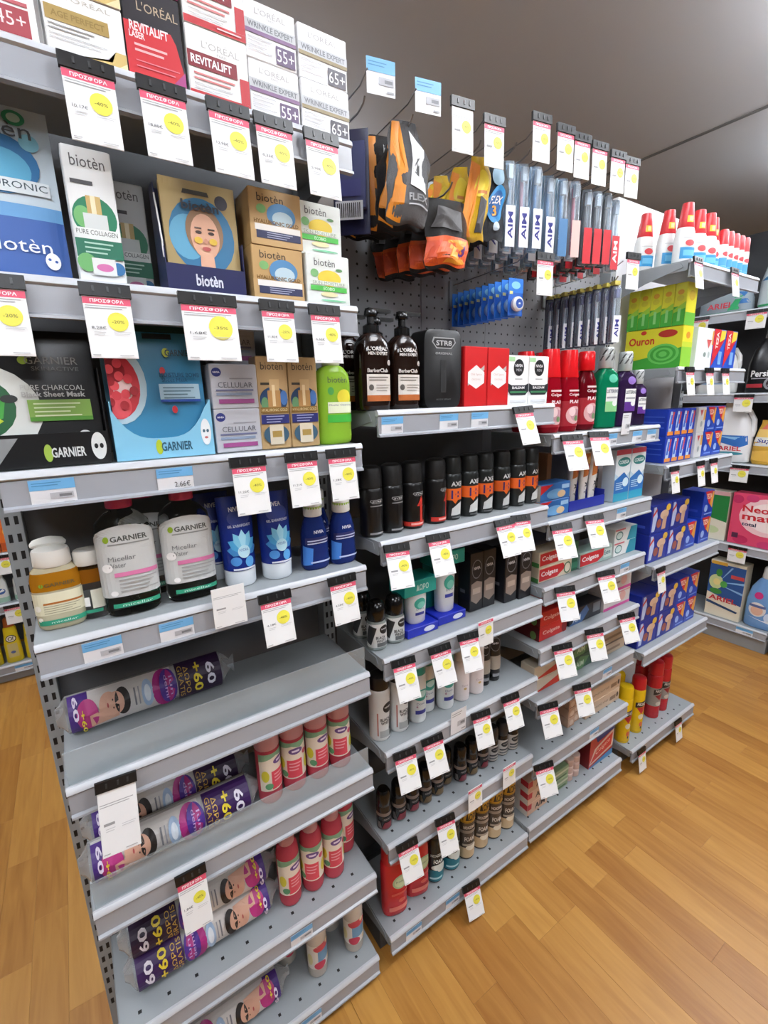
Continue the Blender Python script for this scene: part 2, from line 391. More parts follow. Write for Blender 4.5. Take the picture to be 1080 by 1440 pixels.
# ------------------------------------------------------------------ bay with face care (nearest the camera)
W = '#f3f3f2'; GREY = '#8d8f92'; K = '#1a1a1c'
def y_face(skin='#d9a88c', hair='#2a211e', u=0, v=.5, s=1.0, asp=1.0):
    """a printed portrait: hair, face, features"""
    a = asp
    return [('e', u, v + .05 * s, .30 * s, .26 * s * a, hair), ('e', u, v, .23 * s, .24 * s * a, skin), ('p', [(u - .12 * s, v - .36 * s * a), (u + .12 * s, v - .36 * s * a), (u + .1 * s, v - .1 * s * a), (u - .1 * s, v - .1 * s * a)], skin),
            ('e', u - .1 * s, v + .04 * s * a, .05 * s, .018 * s * a, '#3a2a25'), ('e', u + .1 * s, v + .04 * s * a, .05 * s, .018 * s * a, '#3a2a25'),
            ('r', u - .16 * s, v + .075 * s * a, u - .05 * s, v + .09 * s * a, '#4a3a30'), ('r', u + .05 * s, v + .075 * s * a, u + .16 * s, v + .09 * s * a, '#4a3a30'),
            ('e', u, v - .05 * s * a, .03 * s, .03 * s * a, '#c98f75'), ('e', u, v - .13 * s * a, .07 * s, .022 * s * a, '#b4524e')]
def loreal(band, col2, txt, num=None, tc='#ffffff'):
    it = [('t', "L'ORÉAL", 0, .80, .62, .11, '#b8b6b4'), ('t', 'PARIS', 0, .70, .14, .04, '#b8b6b4')]
    return it
z = Z1[0]
Y0 = .003
art_45 = [('t', 'EXPERT', .02, .72, .6, .1, '#5a5a5c', 'b'), ('r', -.5, .52, .42, .58, '#b0545c'), ('r', 0.02, .08, .42, .48, '#a03a44'), ('t', '45+', .22, .3, .32, .2, '#f0d8d8')] + bars(-.42, -.05, .42, 5, '#c8c8ca', .07)
art_age = [('t', "L'ORÉAL", .05, .9, .6, .09, '#c2beb6'), ('r', -.48, .5, .3, .72, '#a58a4c'), ('t', 'AGE PERFECT', -.08, .61, .66, .1, '#8a7136', 'b')] + bars(-.46, .1, .44, 2, '#9a9a9a', .06, .02) + bars(-.46, .25, .3, 2, '#b5b5b5', .06) + [('p', [(-.4, .0), (.5, .0), (.5, .3), (.36, .3), (.3, .12)], '#c8ad6a'), ('p', [(.3, .0), (.5, .0), (.5, .16)], '#e6d6a8')]
art_laser = [('t', "L'ORÉAL", .1, .8, .7, .12, '#b9a58a'), ('p', [(-.5, .0), (.5, .0), (.5, .14), (.38, .5), (.30, .6), (-.5, .6)], '#c4212b'), ('t', 'REVITALIFT', -.08, .56, .66, .1, '#f4dede', 'b'), ('t', 'LASER', -.3, .47, .26, .07, '#f4dede', 'b')] + bars(-.36, .2, .37, 2, '#e8b0b0', .06, .025) + bars(-.36, .4, .2, 2, '#e07a84', .06) + [('p', [(.2, .0), (.5, .0), (.5, .22)], '#a03a78')]
art_rev = [('t', "L'ORÉAL", .05, .78, .62, .12, '#b9b7b5'), ('t', 'PARIS', .06, .68, .16, .04, '#b9b7b5'), ('r', -.5, 0, .5, .1, '#b5242c'), ('r', .34, .1, .5, .46, '#b5242c'), ('r', -.5, .42, .3, .64, '#7c1020'), ('t', 'REVITALIFT', -.12, .53, .66, .12, '#ffffff', 'b')] + bars(-.42, .25, .34, 2, '#c77', .07, .025) + bars(-.42, .2, .2, 2, '#bbbbbb', .06) + [('r', .02, .04, .42, .06, '#eecccc')]
def art_we(num, c1, c2):
    return [('t', "L'ORÉAL", .0, .84, .6, .12, '#b0aeae'), ('t', 'PARIS', 0, .74, .14, .04, '#b0aeae'), ('r', -.5, .5, .5, .66, '#b9bbbe'), ('t', 'WRINKLE EXPERT', .0, .58, .9, .1, '#6f7176', 'b'), ('r', -.5, .43, .5, .5, c1), ('r', .08, .04, .46, .36, c2), ('t', num, .27, .2, .34, .22, '#eeeeee')] + bars(-.46, .0, .36, 4, '#a8a8aa', .07)
carton('cream_carton', 'white and red cream carton marked 45+ at the left end of the top shelf', 'carton', -.487, Y0, z, .088, .06, .066, W, art_45)
carton('cream_carton', 'white and red cream carton stacked on the 45+ carton', 'carton', -.487, Y0, z + .0665, .088, .06, .066, W, art_45)
carton('cream_carton', 'white cream carton with a gold band on the top shelf', 'carton', -.394, Y0, z, .083, .06, .066, W, art_age)
carton('cream_carton', 'white cream carton stacked on the gold-banded carton of the top shelf', 'carton', -.394, Y0, z + .0665, .083, .06, .066, W, art_age)
carton('cream_carton', 'black and red cream carton on the top shelf', 'carton', -.317, Y0, z, .068, .06, .10, '#242026', art_laser)
carton('cream_carton', 'black and magenta carton stacked on the black and red cream carton', 'carton', -.317, Y0, z + .1005, .068, .06, .066, '#3a1c2c', [('r', -.5, 0, .5, .22, '#c0347c'), ('r', -.3, .08, .4, .14, '#e6a0c0')])
carton('cream_carton', 'lower white carton with dark red band and red foot', 'carton', -.237, Y0, z, .082, .06, .082, W, art_rev)
carton('cream_carton', 'upper white carton with dark red band, stacked second', 'carton', -.237, Y0, z + .0825, .082, .06, .082, W, art_rev)
carton('cream_carton', 'lower silver-white carton with purple 55+ square', 'carton', -.157, Y0, z, .076, .06, .069, '#e9e9ea', art_we('55+', '#7c5a80', '#5c4668'))
carton('cream_carton', 'upper silver-white carton with purple 55+ square', 'carton', -.158, Y0, z + .0695, .076, .06, .069, '#e9e9ea', art_we('55+', '#7c5a80', '#5c4668'))
carton('cream_carton', 'lower silver-white carton with dark 65+ square at shelf end', 'carton', -.074, Y0, z, .082, .06, .069, '#e9e9ea', art_we('65+', '#8a7a54', '#45404a'))
carton('cream_carton', 'upper silver-white carton with dark 65+ square, topmost at shelf end', 'carton', -.074, Y0 + .002, z + .0695, .082, .06, .069, '#e9e9ea', art_we('65+', '#8a7a54', '#45404a'))

# second shelf
z = Z1[1]
def pouch(name, label, cat, x, y, z, w, h, col, art_f, d=.006, tilt=6, hole=True, group=None, material=None, parent_rot=None):
    """flat sachet: puffed centre, flat sealed rim"""
    t = thing(name, label, cat, (x, y, z), 0, group); t.rotation_euler = (R(-tilt), 0, 0) if parent_rot is None else parent_rot
    nx, nz = 8, 10; g = G(); vs = []
    def yy(u, v):
        e = max(0, 1 - abs(2 * u) ** 4) * max(0, 1 - abs(2 * v - 1) ** 6); return e
    for sgn in (-1, 1):
        for j in range(nz + 1):
            for i in range(nx + 1):
                u = i / nx - .5; v = j / nz; vs.append((u * w, sgn * (d / 2 * yy(u, v) + .0006), v * h))
    fs = []; N = (nx + 1) * (nz + 1)
    for j in range(nz):
        for i in range(nx):
            a = j * (nx + 1) + i; fs += [(a, a + 1, a + nx + 2, a + nx + 1), (N + a + nx + 1, N + a + nx + 2, N + a + 1, N + a)]
    for i in range(nx): a = i; b = nz * (nx + 1) + i; fs += [(a + 1, a, N + a, N + a + 1), (b, b + 1, N + b + 1, N + b)]
    for j in range(nz): a = j * (nx + 1); b = a + nx; fs += [(a, a + nx + 1, N + a + nx + 1, N + a), (b + nx + 1, b, N + b, N + b + nx + 1)]
    g.add(vs, fs, material or mat(col, .3)); g.build('sachet', t, 60)
    art(art_f, lambda u, v, o: (CL(u) * w, -(d / 2 * yy(CL(u), C1(v)) + .0006) - o * 1.5 - .0004, C1(v) * h), 'front_print', t, nx=6)
    return t
art_bio = [('p', [(-.5, 0), (.5, 0), (.5, .42), (-.5, .34)], '#2c57a0'), ('r', -.5, .36, .5, .44, '#5e97c8'), ('e', .0, .66, .36, .17, '#1f6fa8'), ('e', .02, .63, .26, .12, '#4fa6cc'), ('e', .3, .8, .09, .05, '#7fc0d6'), ('e', .2, .93, .1, .045, '#3a9a72'), ('e', .2, .93, .06, .027, '#bfe0d2'), ('r', -.5, .50, .42, .58, '#dfe8ec'), ('t', 'HYALURONIC', .0, .545, .8, .04, '#2d4652'), ('t', 'biotèn', -.02, .86, .7, .09, '#4a5055'), ('t', 'biotèn', .05, .2, .6, .08, '#e6ecf4'), ('e', .34, .12, .07, .05, '#f4f6f8'), ('e', .31, .13, .015, .008, '#2c57a0'), ('e', .37, .12, .015, .008, '#2c57a0')]
pouch('mask_sachet', 'pale blue face mask sachet at the left end of second shelf', 'sachet', -.505, .03, z, .115, .205, '#c6d6e0', art_bio, tilt=8)
art_col = [('t', 'biotèn', .0, .9, .7, .085, '#5a5a5c'), ('r', -.4, .735, .05, .765, '#4a4a4e'), ('e', .0, .5, .46, .16, '#1d7a56'), ('e', -.25, .5, .18, .08, '#6db06a'), ('r', -.14, .52, .16, .66, '#c4a86a'), ('r', -.05, .52, .05, .66, '#f0e4c0'), ('r', -.24, .40, .26, .53, '#d6dcda'), ('r', -.46, .34, .48, .42, '#e8ecea'), ('t', 'PURE COLLAGEN', .0, .39, .86, .035, '#3b4a44'), ('r', -.48, .2, .5, .34, '#1f6e54')] + bars(-.3, .3, .31, 3, '#a8d0c0', .035) + [('e', -.3, .16, .2, .07, '#6db06a'), ('e', .35, .13, .14, .05, '#2b6ca0'), ('r', -.2, .07, .3, .2, '#e4e8e6'), ('e', .06, .13, .18, .03, '#d072a8')]
carton('serum_carton', 'tall white carton with green ampoule picture on second shelf', 'carton', -.413, .012, z, .054, .03, .158, '#e9ecec', art_col)
carton('serum_carton', 'shaded tall white and green carton standing farther back on second shelf', 'carton', -.366, .095, z, .056, .03, .158, '#c9cccc', art_col)  # same carton in greyer board, its shade painted into the colour
# torn display box with eye-patch sachets
t = thing('display_box', 'torn navy display box holding gold eye patch sachets', 'display box', (-.278, .012, z)); w, d, h = .112, .06, .15
NAVY = mat('#1d2150', .4)
G().box(-w / 2, w / 2, 0, .0012, 0, .038, NAVY).build('front_wall', t)
G().add([(x, yv, zv) for x in (-w / 2, -w / 2 + .0012) for yv, zv in ((.0012, 0), (d, 0), (d, h), (.03, h * .98), (.012, h * .55), (.004, h * .45), (.0012, h * .3))], [(6, 5, 4, 3, 2, 1, 0), (7, 8, 9, 10, 11, 12, 13)] + [(i, (i + 1) % 7, 7 + (i + 1) % 7, 7 + i) for i in range(7)], NAVY).build('side_wall', t)
G().box(w / 2 - .0012, w / 2, .0012, d, 0, h * .5, NAVY).build('side_wall', t)
G().box(-w / 2, w / 2, d - .0012, d, 0, h, NAVY).build('rear_wall', t)
g = G(); pts = [(-w / 2 - .0006, .003 + .001 * (i % 2), h * .3 + i * h * .075 * .95) for i in range(9)]; g.tube([(p[0], p[1] + max(0, (p[2] - h * .45)) * .3, p[2]) for p in pts], .0012, mat('#e8e8ea', .7)); g.build('torn_edge', t)
art([('t', 'biotèn', .02, .5, .34, .42, '#d9dbe6', 'b')], lambda u, v, o: (u * w, -o, v * .038), 'front_print', t)
art_eye = [('r', -.5, 0, .5, 1, '#a58f5c'), ('e', .0, .52, .44, .34, '#2a6e96'), ('e', -.2, .5, .24, .2, '#5da0c0'), ('e', .3, .85, .09, .065, '#35323a'), ('p', [(-.2, .92), (.12, .92), (.14, .88), (-.22, .88)], '#3a372e')] + y_face(u=.03, v=.52, s=.85, asp=1.0, hair='#8a6a4c') + [('e', -.07, .48, .055, .03, '#d8b23c'), ('e', .13, .48, .055, .03, '#d8b23c'), ('t', 'biotèn', .0, .78, .5, .085, '#2f3038', 'b'), ('r', -.36, .18, .36, .24, '#b08a3a'), ('t', 'HYALURONIC GOLD', 0, .21, .66, .035, '#5a4418')]
pouch('eye_patch_sachet', 'gold eye patch sachet printed with a portrait, front one in the torn box', 'sachet', -.277, .020, z + .002, .104, .150, '#a58f5c', art_eye, d=.003, tilt=3)
pouch('eye_patch_sachet', 'gold eye patch sachet behind the front one in the torn box', 'sachet', -.277, .033, z + .003, .102, .146, '#a58f5c', art_eye, d=.003, tilt=2)
art_gold = [('t', 'biotèn', -.1, .84, .5, .14, '#3c3226'), ('e', -.28, .64, .09, .08, '#7ab06a'), ('e', .1, .56, .28, .22, '#4f86b4'), ('e', .12, .5, .2, .14, '#b8cfd8'), ('r', -.5, 0, .5, .38, '#bd9a66'), ('t', 'HYALURONIC GOLD', .0, .42, .86, .07, '#7d5a20', 'b'), ('r', -.42, .26, .46, .37, '#e9e6e0'), ('r', -.4, .12, .46, .26, '#2b2f52')] + bars(-.2, .3, .23, 3, '#a8acc4', .04, .014)
for i, nm in enumerate(('lower', 'upper')): carton('cream_carton', nm + ' kraft-gold cream carton with blue globe picture', 'carton', -.169 + .002 * i, .008, z + i * .0785, .084, .06, .078, '#bd9a66', art_gold)
art_grn = [('t', 'biotèn', -.08, .84, .48, .14, '#5a5a5c'), ('e', -.32, .62, .09, .08, '#7fb877'), ('e', .02, .54, .27, .16, '#e3c53a'), ('e', .25, .72, .08, .03, '#5b8a52'), ('r', -.4, .40, .4, .48, '#dfe6da'), ('t', 'SKIN MOISTURE', 0, .44, .74, .06, '#8a9a84'), ('r', -.42, .28, .42, .38, '#4db84a'), ('t', 'ECOBIO', .0, .33, .26, .06, '#f2fff0'), ('e', .0, .22, .2, .05, '#e8dfae'), ('e', .1, .1, .3, .02, '#7fc49a')]
for i, nm in enumerate(('lower', 'upper')): carton('cream_carton', nm + ' white cream carton with lemon picture and green band', 'carton', -.082 - .006 * i, .006 + .012 * i, z + i * .0785, .08, .06, .078, '#e4e9e4', art_grn)

# third shelf
z = Z1[2]
art_blk = [('e', -.36, .42, .44, .34, '#d6dad6'), ('e', -.4, .44, .3, .24, '#1d5a34'), ('p', [(-.5, .3), (-.2, .36), (-.16, .52), (-.34, .5)], '#3f9a3c'), ('p', [(-.46, .4), (-.3, .28), (-.2, .34), (-.3, .42)], '#b7c832'), ('e', -.14, .5, .06, .03, '#2a2d2c'), ('e', -.24, .58, .05, .03, '#2a2d2c'),
           ('e', .0, .78, .035, .03, '#8fae3a'), ('t', 'GARNIER', .2, .78, .38, .055, '#9a9c9a'), ('t', 'SKINACTIVE', .22, .72, .34, .03, '#7d7f7e'), ('t', 'PURE CHARCOAL', .18, .58, .46, .04, '#c6c8c6'), ('t', 'Black Sheet Mask', .18, .53, .46, .04, '#b6b8b6', 'b'), ('r', -.02, .33, .44, .49, '#7fa64a'), ('r', -.02, .33, .44, .36, '#4f8f2c')] + bars(.02, .36, .46, 4, '#d6e2b8', .03, .01) + bars(-.04, .28, .22, 2, '#b0b2b0', .03, .012) + [('e', .36, .2, .055, .05, '#dcdedc'), ('e', .34, .2, .015, .008, K), ('e', .38, .2, .015, .008, K)]
t = thing('display_box', 'black face mask display tray at the left of the third shelf', 'display box', (-.519, .022, z)); w, h = .165, .075
BLK = mat('#101113', .35)
G().box(-w / 2, w / 2, 0, .0015, 0, .045, BLK).build('front_wall', t); G().box(w / 2 - .0015, w / 2, .0015, .06, 0, .13, BLK).build('side_wall', t); G().box(-w / 2, -w / 2 + .0015, .0015, .06, 0, .13, BLK).build('side_wall', t); G().box(-w / 2 + .0015, w / 2 - .0015, .058, .06, 0, .17, BLK).build('rear_wall', t)
art([('e', .06, .42, .03, .26, '#9ab648'), ('t', 'GARNIER', .2, .42, .24, .3, '#d6d8d6', 'b'), ('e', .42, .55, .055, .42, '#dfe1df'), ('e', .40, .55, .014, .08, K), ('e', .44, .55, .014, .08, K), ('p', [(-.5, 0), (-.3, 0), (-.12, .9), (-.5, .9)], '#8a8d8e')], lambda u, v, o: (u * w, -o, v * .045), 'front_print', t)
pouch('mask_sachet', 'black charcoal face mask sachet standing in the black tray', 'sachet', -.519, .032, z + .003, .155, .175, '#141517', art_blk, d=.006, tilt=5)
art_pom = [('e', -.42, .56, .3, .3, '#b8d4e0'), ('e', -.44, .55, .25, .25, '#c22a35'), ('e', -.36, .52, .1, .08, '#e8c6c4'), ('e', -.44, .66, .12, .09, '#8f1622'), ('e', -.42, .4, .12, .1, '#e05058'), ] + [('e', -.44 + .2 * math.cos(2.4 * k) * (k / 15) ** .5, .55 + .2 * math.sin(2.4 * k) * (k / 15) ** .5, .045, .035, ('#e04a52', '#a01824', '#d43a44')[k % 3]) for k in range(15)] + [('e', .06, .66, .03, .03, '#c22a35'), ('e', .14, .36, .03, .03, '#c22a35'), ('r', -.5, .95, .5, 1, '#14332c'), ('p', [(-.1, .94), (.2, .94), (.2, .9), (-.1, .9)], '#101820'), ('e', .12, .8, .04, .035, '#b5c62e'), ('t', 'GARNIER', .26, .8, .3, .05, '#2d4a58', 'b'), ('t', 'MOISTURE BOMB', .24, .63, .44, .035, '#1c5478', 'b'), ('t', 'Sheet Mask', .18, .59, .28, .03, '#1c5478'), ('r', .0, .44, .44, .56, '#a7c6d6'), ('r', .0, .42, .44, .44, '#1f4aa0')] + bars(.04, .38, .53, 4, '#5c7a8a', .026, .009)
t = thing('display_box', 'light blue face mask display tray with scooped front', 'display box', (-.361, .022, z)); w, h = .138, .065
LB = mat('#86c4e0', .4); g = G(); n = 16
xs = [-w / 2 + w * i / n for i in range(n + 1)]; tops = [.03 + .055 * min(1, (abs(x + .004) / (w / 2)) ** 3.2) for x in xs]
for sgn, yv in ((0, 0), (1, .0015)):
    vs = [(x, yv, 0) for x in xs] + [(x, yv, tp) for x, tp in zip(xs, tops)]; fs = [(i, i + 1, n + 2 + i, n + 1 + i) for i in range(n)]; g.add(vs, fs if not sgn else [f[::-1] for f in fs], LB)
g.add([(x, yv, tp) for yv in (0, .0015) for x, tp in zip(xs, tops)], [(i, i + 1, n + 2 + i, n + 1 + i) for i in range(n)], LB); g.build('front_wall', t)
for x in (-w / 2, w / 2 - .0015): G().box(x, x + .0015, .0015, .06, 0, .085, LB).build('side_wall', t)
G().box(-w / 2 + .0015, w / 2 - .0015, .0585, .06, 0, .17, LB).build('rear_wall', t)
art([('e', -.08, .2, .035, .13, '#b5c62e'), ('t', 'GARNIER', .1, .2, .32, .16, '#2d5a70', 'b'), ('e', .42, .42, .055, .24, '#eef2f4'), ('e', .4, .44, .014, .03, '#4a6a7a'), ('e', .44, .44, .014, .03, '#4a6a7a'), ('e', .42, .32, .02, .02, '#b66')], lambda u, v, o: (u * w, -o, v * .085), 'front_print', t)
pouch('mask_sachet', 'blue face mask sachet with pomegranate picture in the light blue tray', 'sachet', -.361, .032, z + .003, .13, .188, '#3e8ab4', art_pom, d=.006, tilt=4)
art_cell = [('e', -.36, .82, .1, .1, '#2b3378'), ('t', 'NIVEA', -.36, .82, .14, .04, '#e8e8f4', 'b')] + bars(-.1, .4, .68, 1, '#9a9aa0', .05, .03) + [('t', 'CELLULAR', .02, .54, .74, .12, '#5c5e66'), ('r', -.4, .40, .4, .44, '#6d7090'), ('r', -.4, .30, .36, .36, '#8a98b0'), ('r', -.36, .12, .4, .22, '#9a4a84')]
for i, nm in enumerate(('lower', 'upper')): carton('cream_carton', nm + ' silver cream carton with blue round logo beside the light blue tray', 'carton', -.25, .026, z + i * .0695, .075, .06, .069, '#bcbdc4', art_cell)
carton('cream_carton', 'shaded silver cream carton on top of the pair, set farther back', 'carton', -.235, .06, z + .139, .072, .05, .069, '#a4a5ac', art_cell)  # duller silver than the pair, shade painted into the board
art_tall = [('t', 'biotèn', .0, .9, .72, .08, '#3c3226'), ('r', -.4, .70, .02, .725, '#3a352c'), ('e', 0, .54, .46, .14, '#23436a'), ('e', -.3, .5, .12, .07, '#6a9a6c'), ('e', .33, .56, .12, .08, '#4a78b8'), ('r', -.12, .62, .2, .76, '#c9a878'), ('r', -.2, .46, .22, .64, '#b78a52'), ('r', -.05, .47, .05, .7, '#e6cfa2'), ('r', -.46, .40, .46, .46, '#8a6a30'), ('t', 'HYALURONIC GOLD', 0, .43, .84, .028, '#e6d2a0'), ('r', -.46, .28, .46, .38, '#23286a')] + bars(-.3, .3, .36, 3, '#a8acd0', .03, .01) + [('e', 0, .16, .42, .11, '#3a5a70'), ('r', -.22, .05, .24, .27, '#d9cdb6'), ('r', -.14, .13, .18, .2, '#a98a48')]
for i, nm in enumerate(('left', 'right')): carton('serum_carton', nm + ' one of two tall kraft-gold serum cartons on third shelf', 'carton', -.186 + i * .055, .026, z, .0535, .04, .152, '#b6976a', art_tall)
bottle('cleansing_gel_bottle', 'translucent lime green cleanser bottle at the end of third shelf', 'bottle', -.066, .022, z, [(0, .028, .018), (.004, .032, .021), (.01, .033, .022), (.11, .033, .022), (.125, .031, .02), (.136, .022, .016), (.14, .014, .014)], mat('#b4e84c', .08, 0, 'liquid'), 3.2,
       [('cap', [(.1402, .015, .015), (.142, .016, .016), (.168, .0155, .0155), (.170, .012, .012)], '#d8e8c8', 2)],
       [('t', 'biotèn', .02, .82, .6, .075, '#4a5a30'), ('e', -.2, .68, .09, .05, '#4a9a4a'), ('e', .2, .6, .22, .1, '#e6d83a'), ('r', -.3, .40, .46, .54, '#e8f0d0'), ('t', 'Micellar Cleansing', .08, .5, .7, .03, '#6a6a8a'), ('r', -.32, .28, .48, .38, '#3fae3c')])

# fourth shelf
z = Z1[3]
CLEAR = mat('#f2f4f2', .04, 0, 'glass')
def garnier_lab(base, band, green='#2f9a78'):
    return [('r', -.62, .2, .62, .72, base), ('e', .0, .72, .62, .14, base), ('e', -.32, .74, .05, .03, '#8fae2a'), ('t', 'GARNIER', .06, .74, .62, .05, '#4a4e4a', 'b'), ('r', -.3, .685, .4, .697, '#8a8c8a'), ('t', 'Micellar', -.1, .56, .45, .045, '#777a7c'), ('t', 'Water', -.2, .5, .3, .045, '#777a7c'), ('e', -.36, .48, .09, .04, '#f4f4f4'), ('r', -.26, .39, .5, .43, band)] + bars(-.2, .45, .36, 4, '#a8aaaa', .035, .012) + [('e', -.3, .24, .06, .026, '#f4f4f4'), ('r', -.35, .1, .45, .14, green), ('t', 'micellar', .05, .12, .5, .025, '#d8f0e4')]
def micellar(label, x, y, s=1.0, art_on=True):
    P = [(0, .034, .020), (.004, .038, .024), (.012, .040, .026), (.125, .040, .026), (.145, .037, .024), (.158, .024, .018), (.163, .0155, .0155), (.168, .0155, .0155)]
    t = bottle('micellar_bottle', label, 'bottle', x, y, z, P, CLEAR, 3.0, [('cap', [(.168, .018, .018), (.170, .0185, .0185), (.192, .018, .018), (.1935, .016, .016)], '#c2386c', 2)], garnier_lab('#c9cccb', '#d87aa8'))
    G().loft([(.003, .032, .019), (.01, .037, .0235), (.12, .037, .0235), (.125, .037, .0235)], mat('#e9efed', .02, 0, 'glass'), 3.0, 20).build('liquid', t, 40)
    return t
micellar('pink-capped clear micellar bottle, the left one of the front two', -.436, .022)
micellar('pink-capped clear micellar bottle, the right one, next to the blue tubes', -.347, .024)
micellar('pink-capped clear micellar bottle in the row behind, between the front two', -.398, .085)
t = bottle('cleansing_oil_bottle', 'squat clear bottle with amber oil layer and open white flip cap', 'bottle', -.531, .035, z, [(0, .027, .018), (.004, .03, .021), (.012, .031, .022), (.075, .031, .022), (.088, .028, .02), (.094, .022, .018)], mat('#efe6c4', .06, 0, 'liquid'), 3.0,
       [('cap', [(.094, .022, .02), (.096, .024, .021), (.115, .0235, .021), (.118, .022, .02)], '#ecebe4', 2.2)], [('r', -.6, .26, .6, .61, '#e6e2c4'), ('e', -.28, .74, .045, .03, '#6a9a2a'), ('t', 'GARNIER', .08, .74, .6, .06, '#5a4a2a', 'b'), ('r', -.3, .43, .5, .46, '#b06a28')] + bars(-.3, .4, .4, 4, '#a8a48a', .035, .012) + [('e', -.42, .38, .07, .05, '#f6f4e8'), ('e', -.4, .2, .05, .035, '#f6f4e8'), ('r', -.45, .1, .5, .18, '#2f9a78'), ('t', 'micellar', .05, .14, .5, .035, '#d8f0e4')])
G().loft([(.0605, .0315, .0225), (.075, .0316, .0226), (.087, .0287, .0207)], mat('#c8871e', .1, 0, 'liquid'), 3.0, 22).build('oil_layer', t, 40)
g = G().loft([(0, .022, .004), (.006, .023, .006), (.012, .02, .006), (.016, .01, .004)], mat('#ecebe4', .3), 2.2, 18, 0, 0); fl = g.build('flip_lid', t, 40); fl.location = (-.002, .016, .119); fl.rotation_euler = (R(-62), 0, 0)
t = bottle('cleansing_oil_bottle', 'small clear travel bottle with amber oil and white cap', 'bottle', -.487, .045, z, [(0, .019, .014), (.004, .021, .016), (.07, .021, .016), (.08, .019, .015), (.085, .015, .013)], CLEAR, 2.6,
       [('cap', [(.085, .0185, .0165), (.087, .0195, .0175), (.104, .0192, .0172), (.107, .0175, .016)], '#ecebe4', 2.2)], [('r', -.1, .2, .5, .55, '#d8d6c4'), ('r', -.5, .25, -.16, .42, '#efefec'), ('r', -.4, .12, .2, .18, '#2f9a78')])
G().loft([(.058, .0215, .0165), (.07, .0216, .0166), (.079, .0196, .0156)], mat('#a8681a', .1, 0, 'liquid'), 2.6, 20).build('oil_layer', t, 40)
def tube_prod(name, label, x, y, z, r, H, capH, col, capc, art_f, group=None, rz=0):
    """squeeze tube standing on its cap, flat crimp at the top"""
    P = [(capH, r, r)] + [(capH + (H - capH) * k / 6, r * (1 + .12 * k / 6), r * (1 - .93 * (k / 6) ** 1.5)) for k in range(1, 7)]
    B = Body([(0, r, r)] + P); t = thing(name, label, 'tube', (x, y + r, z), rz, group)
    G().loft(P, resolve(col), 2, 22).build('tube', t, 50)
    G().loft([(0, r * .9, r * .9), (.002, r * .96, r * .96), (capH - .001, r * .98, r * .98), (capH, r * .97, r * .97)], resolve(capc), 2, 22).build('cap', t, 40)
    art(art_f, B.map, 'label_print', t, nx=6); return t
art_niv = [('e', .05, .76, .34, .09, '#24398f'), ('t', 'NIVEA', .0, .86, .4, .05, '#e4e8f4', 'b'), ('t', 'GEL ΚΑΘΑΡΙΣΜΟΥ', .04, .68, .7, .03, '#cfd8ee', 'b')] + [('p', [(.06 + .34 * math.cos(a - .34), .4 + .17 * math.sin(a - .34)), (.06 + .5 * math.cos(a), .4 + .24 * math.sin(a)), (.06 + .34 * math.cos(a + .34), .4 + .17 * math.sin(a + .34)), (.06, .36)], c) for a, c in ((.1, '#3a84c8'), (3.04, '#3a84c8'), (.55, '#4aa4d8'), (2.6, '#4aa4d8'), (1.05, '#7cc6e6'), (2.1, '#7cc6e6'), (1.57, '#a4dcf0'))] + [('e', -.2, .3, .16, .05, '#4a8fd8'), ('e', .2, .28, .14, .06, '#5aa6e6'), ('e', .06, .4, .18, .07, '#bfe6f4'), ('t', 'HYDRA', .06, .42, .26, .03, '#2a5aa8'), ('r', -.3, .2, .4, .22, '#dfe6f4')]
BLUE = mat('#1b2f86', .22)
tube_prod('gel_tube', 'dark blue cleansing gel tube with lotus print, left front one', -.262, .03, z, .028, .16, .03, BLUE, '#e4ebf0', art_niv)
tube_prod('gel_tube', 'dark blue cleansing gel tube with lotus print, right front one', -.194, .026, z, .028, .16, .03, BLUE, '#e4ebf0', art_niv)
tube_prod('gel_tube', 'dark blue cleansing gel tube in the shade behind the left one', -.287, .09, z, .028, .16, .03, BLUE, '#e4ebf0', art_niv)
def eye_bottle(label, x, y):
    t = bottle('eye_remover_bottle', label, 'bottle', x, y, z, [(0, .024, .017), (.004, .027, .019), (.012, .028, .02), (.075, .025, .018), (.098, .018, .015), (.104, .014, .014)], mat('#2b3f8c', .06, 0, 'liquid'), 2.6,
           [('cap', [(.104, .0165, .0165), (.106, .018, .018), (.138, .0175, .0175), (.141, .0155, .0155)], '#eceeea', 2)], [('r', -.5, .5, .5, .62, '#20245e'), ('t', 'NIVEA', .05, .72, .4, .06, '#e4e8f4', 'b')] + bars(-.4, .5, .56, 2, '#c6cce4', .05, .02) + [('p', [(-.6, .1), (-.25, .12), (-.2, .42), (-.6, .48)], '#3f7fd0'), ('r', -.3, .14, .5, .17, '#b8c4e4')])
    B = Body([(.1, .0168, .0168), (.141, .0178, .0178)]); B.H = .141
    art([('r', -.8, .775, .8, .875, '#9ac04a')], B.map, 'cap_sticker', t, nx=8); return t
eye_bottle('small dark blue eye lotion bottle with white cap, left front one', -.118, .028)
eye_bottle('small dark blue eye lotion bottle with white cap, at the shelf end', -.058, .026)
eye_bottle('small dark blue eye lotion bottle with white cap, in the row behind', -.082, .09)

